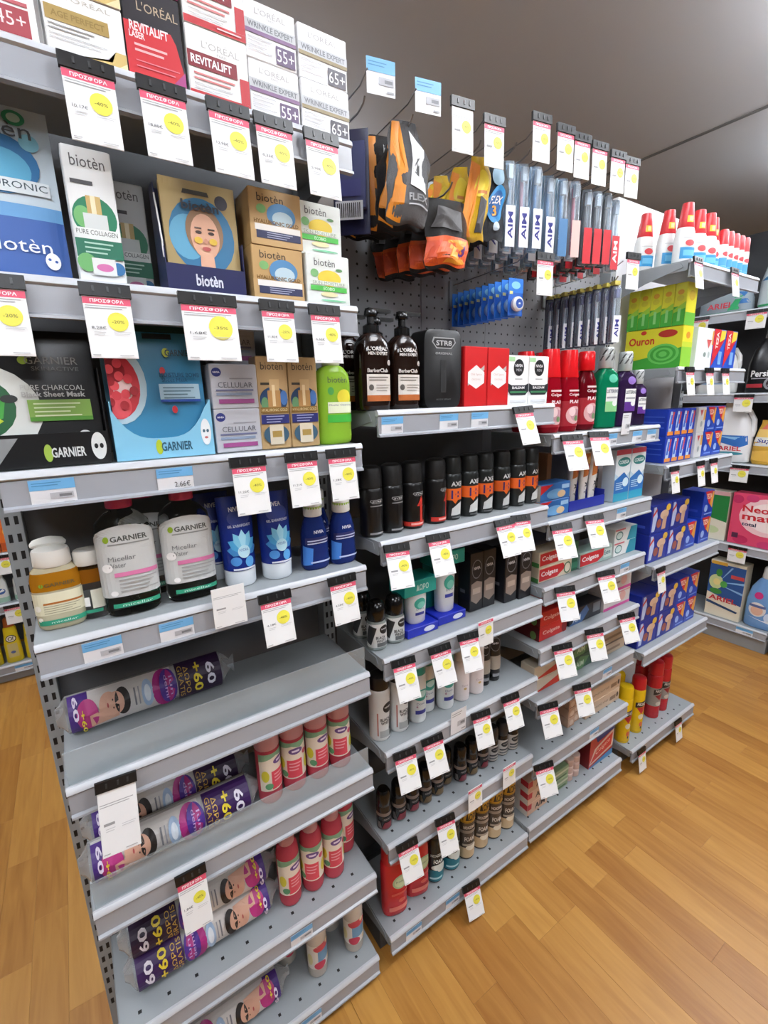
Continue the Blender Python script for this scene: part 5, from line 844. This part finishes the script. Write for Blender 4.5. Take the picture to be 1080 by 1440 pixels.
# ------------------------------------------------------------------ hanging goods
WIRE = mat('#8a8c8e', .3, .7)
def peg_hook(label, x, z, y1=.0, lab=True, zl=None):
    t = thing('peg_hook', label, 'hook', (x, 0, z)); zl = zl if zl is not None else .045
    G().box(-.012, .012, .229, .2348, -.03, .03, STEELD).build('mount_plate', t)
    G().tube([(0, .23, -.005), (0, y1 + .03, -.002), (0, y1 + .012, .004), (0, y1 + .006, .012)], .0017, WIRE).build('hook_wire', t, 60)
    if lab: G().tube([(0, .23, .02), (0, y1 + .02, zl - .012), (0, y1 - .004, zl)], .0013, WIRE).build('label_wire', t, 60)
    return t
def hang_bag(name, label, x, y, z, w, h, col, af, d=.024, rz=0.0, kind='crinkle', group=None, cat='bag', neck=.55):
    """soft bag: full below, gathered to a flat hanging header, creased at random"""
    t = thing(name, label, cat, (x, y, z), 0, group); t.rotation_euler = (0, R(random.uniform(-5, 5)), rz)
    ph = [random.uniform(0, 6.28) for _ in range(6)]; nx, nz = 14, 18
    def sh(u, v, sg, o=0.0):
        f = 1.0 if v < .62 else 1 - (1 - neck) * ((v - .62) / .38) ** 1.3
        f *= 1 - .10 * math.exp(-((v - .0) / .05) ** 2)
        e = max(0, 1 - abs(2 * u) ** 3) * max(0.03, min(1, v * 7)) * (1 - .85 * max(0, (v - .5) / .5))
        cr = .10 * math.sin(7 * v + 5 * u + ph[0]) + .09 * math.sin(13 * u - 6 * v + ph[1]) + .06 * math.sin(21 * v + 9 * u + ph[2])
        xx = u * w * f + .004 * math.sin(6 * v + ph[3]) + .0025 * math.sin(15 * v + ph[4])
        yy = sg * (d / 2 * e * (1 + 1.6 * cr) + .0007 + o) + .004 * math.sin(5 * v + ph[5])
        return (xx, yy, v * h + .003 * math.sin(9 * u + ph[0]) * (1 - v))
    vs = [sh(i / nx - .5, j / nz, sg) for sg in (-1, 1) for j in range(nz + 1) for i in range(nx + 1)]
    fs = []; N = (nx + 1) * (nz + 1)
    for j in range(nz):
        for i in range(nx): a = j * (nx + 1) + i; fs += [(a, a + 1, a + nx + 2, a + nx + 1), (N + a + nx + 1, N + a + nx + 2, N + a + 1, N + a)]
    for i in range(nx): a = i; b = nz * (nx + 1) + i; fs += [(a + 1, a, N + a, N + a + 1), (b, b + 1, N + b + 1, N + b)]
    for j in range(nz): a = j * (nx + 1); b = a + nx; fs += [(a, a + nx + 1, N + a + nx + 1, N + a), (b + nx + 1, b, N + b, N + b + nx + 1)]
    G().add(vs, fs, mat(col, .22, 0, kind)).build('bag', t, 80)
    art(af, lambda u, v, o: sh(CL(u), C1(v), -1, o * 1.6 + .0006), 'front_print', t, nx=8); return t
for i, (x, zz, l) in enumerate(((.0, 1.885, 'steel peg hook nearest the cream cartons'), (.098, 1.885, 'steel peg hook carrying the orange and black razor bags'), (.19, 1.80, 'lower steel peg hook carrying the orange-bottomed bags'), (.262, 1.885, 'steel peg hook carrying the yellow packs'), (.318, 1.885, 'steel peg hook carrying the black and blue packs'))):
    peg_hook(l, x, zz, 0, i != 2)
blackbag = [('p', [(-.5, .05), (-.18, .02), (-.12, .5), (-.22, .98), (-.5, .98)], '#e08a1e'), ('p', [(-.05, .35), (.35, .3), (.42, .75), (.1, .9), (-.02, .6)], '#d8d9da'), ('p', [(.0, .5), (.2, .45), (.16, .7)], '#1c1a1a'), ('t', 'FLEX', .15, .24, .5, .07, '#8a8a8c', 'b'), ('r', -.1, .16, .46, .175, '#9a9a9c')]
for i in range(5):
    hang_bag('razor_bag', ('frontmost', 'second', 'third', 'fourth', 'rearmost')[i] + ' black and orange razor bag on the upper hook', .098 + .006 * (i % 2), .022 + .043 * i, 1.728 + .005 * i, .086, .165, '#1d1b1b' if i else '#5c5c5e', blackbag, d=.03, rz=(-.12, -.3, -.2, -.35, -.25)[i], group='razor bags on the upper hook')
orbag = [('r', -.5, 0, .5, .46, '#d8571c'), ('p', [(-.1, .06), (.46, .1), (.46, .44), (-.05, .4)], '#ec9a2c'), ('t', '3', .28, .28, .16, .18, '#5a2a7a', 'b'), ('p', [(-.5, .1), (-.2, .05), (-.2, .4), (-.5, .4)], '#c8441a'), ('p', [(-.4, .6), (.3, .55), (.4, .85), (-.2, .9)], '#35302e')]
for i in range(5):
    hang_bag('razor_bag', ('frontmost', 'second', 'third', 'fourth', 'rearmost')[i] + ' orange-bottomed razor bag on the lower hook', .196 - .003 * (i % 2), .03 + .044 * i, 1.665 + .004 * i, .094, .125, '#201d1c', orbag, d=.03, neck=.8, rz=(-.2, -.28, -.2, -.3, -.22)[i], group='orange-bottomed bags on the lower hook')
yel = [('p', [(-.5, .0), (-.1, .05), (.0, .9), (-.5, .95)], '#e88a1c'), ('e', .1, .7, .3, .16, '#e8cc2c'), ('p', [(.1, .1), (.4, .08), (.42, .5), (.15, .55)], '#2a2422'), ('r', .0, .58, .4, .62, '#c8781a')]
for i in range(4): hang_bag('razor_pack', ('frontmost', 'second', 'third', 'rearmost')[i] + ' yellow and orange razor pack', .262, .025 + .045 * i, 1.725, .05, .15, '#e2b61e', yel, d=.014, rz=(-.5, -.7, -.6, -.75)[i], group='yellow razor packs')
flx = [('e', .05, .45, .36, .24, '#2a8ac8'), ('e', .05, .45, .26, .17, '#1a5a9a'), ('t', 'FLEX', .05, .5, .5, .1, '#f0e8e0', 'b'), ('t', '3', .05, .36, .2, .13, '#e8a03a', 'b'), ('e', .0, .82, .3, .14, '#8fb4cc'), ('e', .1, .16, .14, .06, '#b8c8d4')]
for i in range(4): hang_bag('razor_pack', ('frontmost', 'second', 'third', 'rearmost')[i] + ' black razor pack with blue oval', .318, .022 + .045 * i, 1.735, .052, .145, '#23272c', flx, d=.012, rz=-.35, group='black razor packs with blue oval')
t = thing('razor_blister', 'navy blister card with barcode hanging behind the cream cartons', 'blister pack', (.03, .11, 1.725), -.7)
G().cbox(-.035, .035, -.001, .001, 0, .175, mat('#22244a', .3)).build('card', t); G().cbox(-.03, .03, -.016, -.0012, .04, .15, mat('#6a70a0', .1, 0, 'liquid')).build('blister', t, 40)
art([('r', -.4, .12, .34, .3, '#dcdde4')] + [('r', -.36 + .055 * k, .14, -.335 + .055 * k, .28, '#22232a') for k in range(12)] + [('r', -.4, .34, .3, .5, '#3a3c78')], lambda u, v, o: (u * .07, -.017 - o, v * .175), 'card_print', t)
# toothbrush packs
BL = mat('#dfe8f0', .08, 0, 'film')
def brush_pack(x, y, z, hc, cc, tc, txt, label, h=.17, group=None, clip=None, rz=0.0, bc=None):
    t = thing('toothbrush_pack', label, 'toothbrush', (x, y, z), rz, group)
    G().cbox(-.012, .012, 0, .0012, 0, h, mat(cc, .4)).build('card', t)
    b = G(); b.tube([(0, -.006, .012), (0, -.0065, h * .45), (0, -.0055, h * .62), (0, -.005, h * .9)], .0038, mat(hc, .3), 7); hd = b.build('toothbrush', t, 60)
    G().box(-.005, .005, -.018, -.009, h * .78, h * .93, mat(bc or '#e8f0f6', .6)).build('bristles', hd)
    G().loft([(0.002, .0115, .0045), (.006, .0118, .0105), (h * .9, .0118, .0105), (h * .97, .011, .006)], BL, 3.0, 14, 0, -.0092).build('blister', t, 40)
    it = [('r', -.48, .02, .48, .48, tc[0])]
    if txt: it += [('t', txt, .0, .26, .5, .3, tc[1], 'vb')]
    art(it, lambda u, v, o: (u * .0236, -.021 - o, v * h), 'sleeve_print', t)
    if clip: G().box(-.008, .008, -.012, .004, h, h + .01, mat(clip, .4)).build('hang_tab', t)
    return t
AIMC = ('#e9ebee', '#2a2c84')
specs = [(.362, ['#8ab8d8', '#4a8ac0', '#9ac0d4'], '#9fb4c4', AIMC, 'AIM', 'white and blue'), (.405, ['#d8a0a8', '#5a8ab8', '#8ab0c8'], '#a8bccb', AIMC, 'AIM', 'white and red-tipped'), (.448, ['#5a8ab8', '#3a6a9a', '#6a9ac0'], '#8fa8bc', AIMC, 'AIM', 'white and steel-blue'), (.492, ['#4a82b0', '#5a92c0', '#3a6a9a'], '#8aa4b8', AIMC, 'AIM', 'white and deep blue'), (.538, ['#6a9ac4', '#c83a48', '#4a7ab0'], '#a8c0cc', ('#4a7aa8', '#e8e8f0'), None, 'blue'), (.585, ['#d86a78', '#e0a0a0', '#c84a58'], '#c8c4c4', ('#e0b8b0', '#c83a48'), None, 'pink and white'), (.632, ['#2a2a2c', '#3a3a3c', '#232325'], '#3c3d40', ('#c41e2a', '#f0e0e0'), None, 'first black and red'), (.672, ['#2a2a2c', '#3a3a3c', '#232325'], '#3c3d40', ('#c41e2a', '#f0e0e0'), None, 'second black and red'), (.712, ['#2a2a2c', '#dcdcdc', '#232325'], '#3c3d40', ('#c41e2a', '#f0e0e0'), None, 'third black and red'), (.75, ['#e6e6e6', '#2a9a8a', '#3a3a3c'], '#d6dadb', ('#c8303a', '#f0f0f0'), 'AIM', 'white, green and red')]
for k, (x, hcs, cc, tcs, tx, nm) in enumerate(specs):
    peg_hook('steel peg hook carrying the ' + nm + ' toothbrush packs', x, 1.905, .0, k in (1, 3, 5, 7, 8, 9))
    for i in range(4):
        brush_pack(x, .03 + .05 * i, 1.722 + .004 * (k % 3), hcs[i % 3], cc, tcs, tx, ('front', 'second', 'third', 'rear')[i] + ' ' + nm + ' toothbrush pack of the upper row', group='toothbrush packs of the upper row', rz=-.3 + .12 * ((k * 3 + i) % 3))
peg_hook('steel peg hook carrying the lower row of toothbrushes', .762, 1.70, .0, True)
for i in range(11): brush_pack(.762 + .003 * (i % 2), .014 + .0252 * i, 1.545, '#d4d7dc', '#31344a', AIMC, 'AIM', (('front', ) + tuple(ORD[1:10]) + ('rear',))[i] + ' white toothbrush pack of the lower row, counted from the front', h=.145, group='toothbrush packs of the lower row', clip='#c8bc5a', rz=-.35, bc='#4a5496') if i < 9 else None
peg_hook('steel peg hook carrying the blue floss packs', .395, 1.675, .0, True, .04)
for i in range(10):
    t = thing('floss_pack', (('front',) + tuple(ORD[1:9]) + ('rear',))[i] + ' blue dental floss pack, counted from the front', 'dental floss', (.395, .022 + .0205 * i, 1.592), -.12, 'blue floss packs')
    G().cbox(-.021, .021, 0, .0012, 0, .078, mat('#1c5fc0', .35)).build('card', t)
    G().loft([(-.001, .0135, .0135), (-.007, .0155, .0155), (-.012, .0155, .0155), (-.015, .012, .012)], mat('#e4e8ee', .25), 2, 18); g = G().loft([(0, .0135, .0135), (.004, .0155, .0155), (.010, .0155, .0155), (.013, .012, .012)], mat('#e4e8ee' if i == 0 else '#7aa4d8', .25), 2, 18)
    g.v = [(a, -c - .0004, b + .024) for a, b, c in g.v]; g.build('container', t, 40)
    art([('e', 0, .31, .24, .13, '#1f4aa0'), ('r', -.06, .29, .06, .33, '#d8e4f4')], lambda u, v, o: (u * .042, -.0136 - o, v * .078), 'container_print', t)
    art([('r', -.5, .62, .5, 1, '#2a7ad8'), ('e', .0, .82, .3, .1, '#8ad0f0'), ('r', -.42, .58, -.2, .66, '#d8d890')], lambda u, v, o: (u * .042, -o, v * .078), 'card_print', t)

# ------------------------------------------------------------------ price tags and rail labels
PINK = '#d8506c'; CARDM = mat('#eceded', .5)
TAGS = {}
def tag_meshes(w, h, header, disc, price, pct):
    key = (w, h, header, disc, price, pct)
    if key in TAGS: return TAGS[key]
    c = G().box(-w / 2 - .002, w / 2 + .002, -.003, .003, -.016, 0, mat('#121213', .35))
    for q in (-.25, .05, .3): c.box(q * w - .0012, q * w + .0012, -.0042, -.003, -.011, -.004, mat('#3a3b3d', .3))
    clip = c.mesh('clip'); card = G().box(-w / 2, w / 2, -.0004, .0004, -.016 - h, -.0145, CARDM).mesh('card')
    it = [('r', -.495, .005, .495, .995, CARDM)]
    if header: it += [('r', -.5, .875, .5, .985, PINK), ('t', 'ΠΡΟΣΦΟΡΑ', .0, .93, .7, .06, '#fbeef0', 'b')]
    it += bars(-.46, .4, .845 if header else .8, 2, '#a8a9ab', .035, .012)
    if disc: it += [('e', .17, .6, .22, .22 * w / h, '#e4dc4e'), ('t', pct, .17, .6, .26, .05, '#6a6630')]
    if price: it += [('t', price, -.25, .49, .3, .055, '#55575a')]
    else: it += [('r', -.4, .47, -.12, .51, '#9a9b9d')]
    it += bars(-.36, -.12, .42, 2, '#c4c5c7', .035, .01) + bars(.05, .42, .43, 2, '#c4c5c7', .03, .008) + [('r', -.46, .04, -.3, .055, '#b0b1b3'), ('r', .1, .04, .4, .055, '#b8b9bb')]
    tmp = thing('tmp', 'x', 'x', (0, 0, 0)); p = art(it, lambda u, v, o: (u * w, -.0004 - o, -.016 - h + v * h), 'print', tmp); pm = p.data
    bpy.data.objects.remove(p); bpy.data.objects.remove(tmp); TAGS[key] = (clip, card, pm); return TAGS[key]
def price_tag(label, x, z, w=.054, h=.076, y=-.0185, tilt=14, rz=0.0, header=True, disc=True, price=None, pct='-40%', clip=True, ry=0.0, group='hanging offer price tags'):
    cm, ca, pm = tag_meshes(w, h, header, disc, price, pct)
    t = thing('price_tag', label, 'price tag', (x, y, z), rz, group); t.rotation_euler = (R(-tilt), R(ry), rz)
    if clip: child(cm, 'clip', t)
    c = child(ca, 'card', t); child(pm, 'print', c); return t
def rail_label(label, x, z, w=.05, h=.036, y=-.0095, price=None, blue=True, group='rail price labels'):
    t = thing('rail_label', label, 'price label', (x, y, z), 0, group); t.rotation_euler = (R(1.8), 0, 0)
    c = G().box(-w / 2, w / 2, -.0004, .0, -h, 0, mat('#e2e4e8', .35)).build('insert', t)
    it = ([('r', -.5, .62, .5, 1, '#6fb0e0')] if blue else []) + bars(-.44, .2, .88, 2, '#4a86b4' if blue else '#9a9a9c', .09, .03)
    it += [('t', price, .18, .3, .44, .26, '#4a4c50')] if price else [('r', -.08, .28, .44, .5, '#b4b6bc'), ('r', .12, .34, .4, .44, '#75777c')]
    it += [('r', .2, .08, .44, .14, '#a0a2a6')]
    art(it, lambda u, v, o: (u * w, -.0004 - o, -h + v * h), 'print', t); return t
P = price_tag
for x, zz, l, pr, pc in ((-.401, 1.812, 'offer tag under the gold-banded cream carton', '10,17€', '-40%'), (-.320, 1.813, 'offer tag under the black and red cream carton', '18,80€', '-40%'), (-.237, 1.813, 'offer tag under the white and red cream cartons', '12,98€', '-40%'), (-.173, 1.813, 'offer tag under the purple 55+ cream cartons', '8,33€', '-40%'), (-.097, 1.813, 'offer tag under the 65+ cream cartons', '5,99€', '-40%')): P('pink-headed ' + l, x, zz, price=pr, pct=pc, tilt=6)
for x, w, l, pr, pc in ((-.528, .054, 'offer tag at the left frame edge under the blue mask sachet', None, '-20%'), (-.417, .054, 'offer tag under the tall white carton with ampoule', '8,28€', '-20%'), (-.290, .076, 'larger offer tag reading 1,68 under the torn navy box', '1,68€', '-35%'), (-.187, .052, 'offer tag under the kraft-gold cream cartons', '11,82€', '-20%'), (-.106, .052, 'offer tag under the lemon cream cartons', '6,62€', '-40%')): P('pink-headed ' + l, x, 1.568, w=w, price=pr, pct=pc, tilt=7)
for x, l, pr in ((-.254, 'offer tag hanging above the blue lotus tubes', '11,22€'), (-.163, 'offer tag hanging above the first white-capped lotion bottle', '11,21€'), (-.087, 'offer tag hanging above the end lotion bottle', '1,28€')): P('pink-headed ' + l, x, 1.334, price=pr, tilt=9)
for x, l, pr in ((-.229, 'offer tag hanging over the empty shelf below the blue tubes', '4,18€'), (-.097, 'offer tag hanging over the empty shelf near its right end', '4,58€')): P('pink-headed ' + l, x, 1.098, price=pr, tilt=12)
P('plain white card with black clip on the nearly empty shelf rail', -.502, .864, w=.052, h=.1, header=False, disc=False, tilt=12, ry=4, group='plain white cards')
P('pink-headed offer tag hanging over the bottom cotton rolls', -.421, .626, w=.047, h=.092, tilt=12, price='1,84€')
P('plain white card without clip leaning on the bottle shelf rail', -.306, 1.142, w=.053, h=.066, header=False, disc=False, clip=False, tilt=2, group='plain white cards')
D2 = [(0.386, 1.393, 'offer tag under the white shave balm cartons'), (.029, 1.135, 'offer tag under the plain black spray cans'), (.136, 1.137, 'offer tag under the red-footed black spray cans'), (.338, 1.136, 'offer tag, left of the close pair under the orange-banded cans'), (.396, 1.137, 'offer tag, right of the close pair under the orange-banded cans'), (.041, .876, 'offer tag under the clear roll-ons'), (.142, .873, 'offer tag under the blue bases of the gift packs'), (.230, .876, 'offer tag between the gift packs and the black cartons'), (.041, .644, 'offer tag under the striped black and white cans'), (.121, .643, 'offer tag under the left teal-capped can'), (.28, .642, 'offer tag under the pale pink cans'), (.388, .646, 'offer tag under the black beige-banded tubes'), (.044, .385, 'offer tag hanging before the large red shower gel'), (.164, .386, 'offer tag hanging before the teal foam cans'), (.262, .098, 'offer tag hanging in front of the plinth by the floor')]
for i, (x, zz, l) in enumerate(D2): P('pink-headed ' + l, x, zz, w=.053, h=.074, tilt=22, ry=(-2, 2, 0)[i % 3], rz=-.12)
for x, zz, l in ((.291, .905, 'flat offer card without clip stuck on the rail by the black cartons'), (.271, .428, 'flat offer card without clip on the small roll-on rail, left one'), (.402, .43, 'flat offer card without clip on the small roll-on rail, right one')): P(l, x, zz, w=.05, h=.066, tilt=3, clip=False, y=-.0165)
D3 = [(.575, 1.318, 'offer tag under the leftmost red mouthwash'), (.69, 1.319, 'offer tag under the dark red mouthwash'), (.556, 1.088, 'offer tag under the blue toothpaste cartons'), (.70, 1.090, 'offer tag under the blue tube tray'), (.593, .902, 'offer tag under the beige toothpaste stack'), (.785, .904, 'offer tag under the pale green toothpaste carton'), (.60, .724, 'offer tag under the bright red toothpaste stack'), (.755, .724, 'offer tag under the navy toothpaste carton'), (.93, .724, 'offer tag under the pink-edged cartons'), (.553, .55, 'offer tag under the cream and red toothpaste stack'), (.715, .55, 'offer tag under the dark green cartons'), (.552, .345, 'offer tag hanging over the white and red cartons')]
for i, (x, zz, l) in enumerate(D3): P('pink-headed ' + l, x, zz, w=.062, h=.078, tilt=24, rz=-.25, ry=(0, 2, -1)[i % 3])
D4 = [(1.118, 1.796, 'offer tag at the corner of the repellent shelf'), (1.365, 1.796, 'offer tag under the slim repellent sticks'), (1.15, 1.491, 'offer tag under the yellow coil carton'), (1.283, 1.490, 'offer tag under the white and pale green carton'), (1.40, 1.490, 'offer tag under the tall blue cartons'), (1.132, 1.183, 'offer tag under the narrow blue refill cartons'), (1.311, 1.184, 'offer tag under the white refill cartons'), (1.41, 1.184, 'offer tag under the triangle refill cartons'), (1.124, .838, 'offer tag under the left yellow-badged cartons'), (1.15, .100, 'offer tag near the floor under the yellow cans'), (1.43, .102, 'offer tag near the floor under the red cans')]
for i, (x, zz, l) in enumerate(D4): P('narrow-looking ' + l, x, zz, w=.05, h=.072, tilt=10)
# tags on the hooks
for x, zz, l in ((.004, 1.948, 'blue and white price plate on the hook nearest the cream cartons'), (.102, 1.948, 'blue and white price plate above the razor bags')):
    t = rail_label(l, x + .02, zz, w=.05, h=.05, y=-.006, price=None); t.rotation_euler = (0, 0, -.2)
for x, zz, l, hd in ((.2, 1.942, 'white hook tag above the front razor bag', False), (.282, 1.936, 'pink-headed hook tag above the yellow packs', True), (.418, 1.975, 'pink-headed hook tag, first of the six close ones above the toothbrushes', True), (.497, 1.975, 'pink-headed hook tag, second of the six above the toothbrushes', True), (.556, 1.973, 'pink-headed hook tag, third of the six above the toothbrushes', True), (.622, 1.973, 'pink-headed hook tag, fourth of the six above the toothbrushes', True), (.696, 1.972, 'pink-headed hook tag, fifth of the six above the toothbrushes', True), (.757, 1.972, 'pink-headed hook tag, last of the six above the toothbrushes', True), (.452, 1.722, 'pink-headed hook tag in front of the blue floss packs', True), (.80, 1.768, 'pink-headed hook tag in front of the lower toothbrushes', True)):
    P(l, x, zz, w=.046, h=.072, y=-.008, tilt=2, rz=-.15, header=hd, group='hook price tags')
# rail labels
for x, zz, l, pr in ((-.511, 1.326, 'blue and white rail label under the black mask tray', None), (-.361, 1.326, 'blue and white rail label reading 2,66 under the light blue tray', '2,66€'), (-.488, 1.088, 'blue and white rail label under the orange-layer bottle', None), (-.387, 1.088, 'blue and white rail label between the two micellar bottles', None), (-.228, .320, 'blue and white rail label on the second lowest rail', None), (-.222, .060, 'blue and white rail label on the lowest rail', None), (.032, 1.384, 'blue and white rail label under the pump bottles', None), (.174, 1.384, 'blue and white rail label under the black tin', None), (.262, 1.384, 'blue and white rail label under the red cartons', None), (.071, .084, 'blue and white rail label under the red shower gels', None), (.205, .084, 'blue and white rail label under the teal foam cans', None), (.775, 1.308, 'blue and white rail label under the green mouthwash', None), (.905, 1.308, 'blue and white rail label under the large purple mouthwash', None), (.985, 1.308, 'blue and white rail label under the small purple mouthwash', None), (.862, 1.082, 'blue and white rail label under the denture cartons', None), (.912, .896, 'blue and white rail label under the flat denture cartons', None), (.873, .541, 'blue and white rail label under the grey and cream cartons', None), (.83, .330, 'blue and white rail label under the long beige cartons', None)): rail_label(l, x, zz, price=pr)
rail_label('white card standing up from the mouthwash rail', .836, 1.362, w=.042, h=.06, y=-.0125, blue=False); rail_label('white card standing up from the striped-can rail', .213, .672, w=.05, h=.066, y=-.0125, blue=False)
# tags of the laundry and cleaning shelves
for y, zz, l in ((.30, 1.808, 'offer tag under the large capsule bag'), (.56, 1.808, 'offer tag under the low capsule bag'), (.30, 1.395, 'offer tag under the black detergent bottle'), (.27, 1.025, 'offer tag under the yellow softener pouch'), (.22, .58, 'offer tag under the pink detergent carton')):
    t = P('pink-headed ' + l, 0, zz, w=.085, h=.075, tilt=0); t.location = (RX - .018, y, zz); t.rotation_euler = (0, 0, -PI / 2)
t = rail_label('blue and white rail label under the pale blue softener', 0, .12, w=.08, h=.04); t.location = (RX - .0095, .13, .12); t.rotation_euler = (0, 0, -PI / 2)
for x, zz, l in ((-.86, .695, 'offer tag over the white and green bottles'), (-.85, .425, 'offer tag over the yellow cleaners')): P('pink-headed ' + l, x, zz, w=.085, h=.085, y=2.184, tilt=4)
rail_label('blue and white rail label under the yellow cleaners', -.86, .083, w=.09, h=.035, y=2.1905)
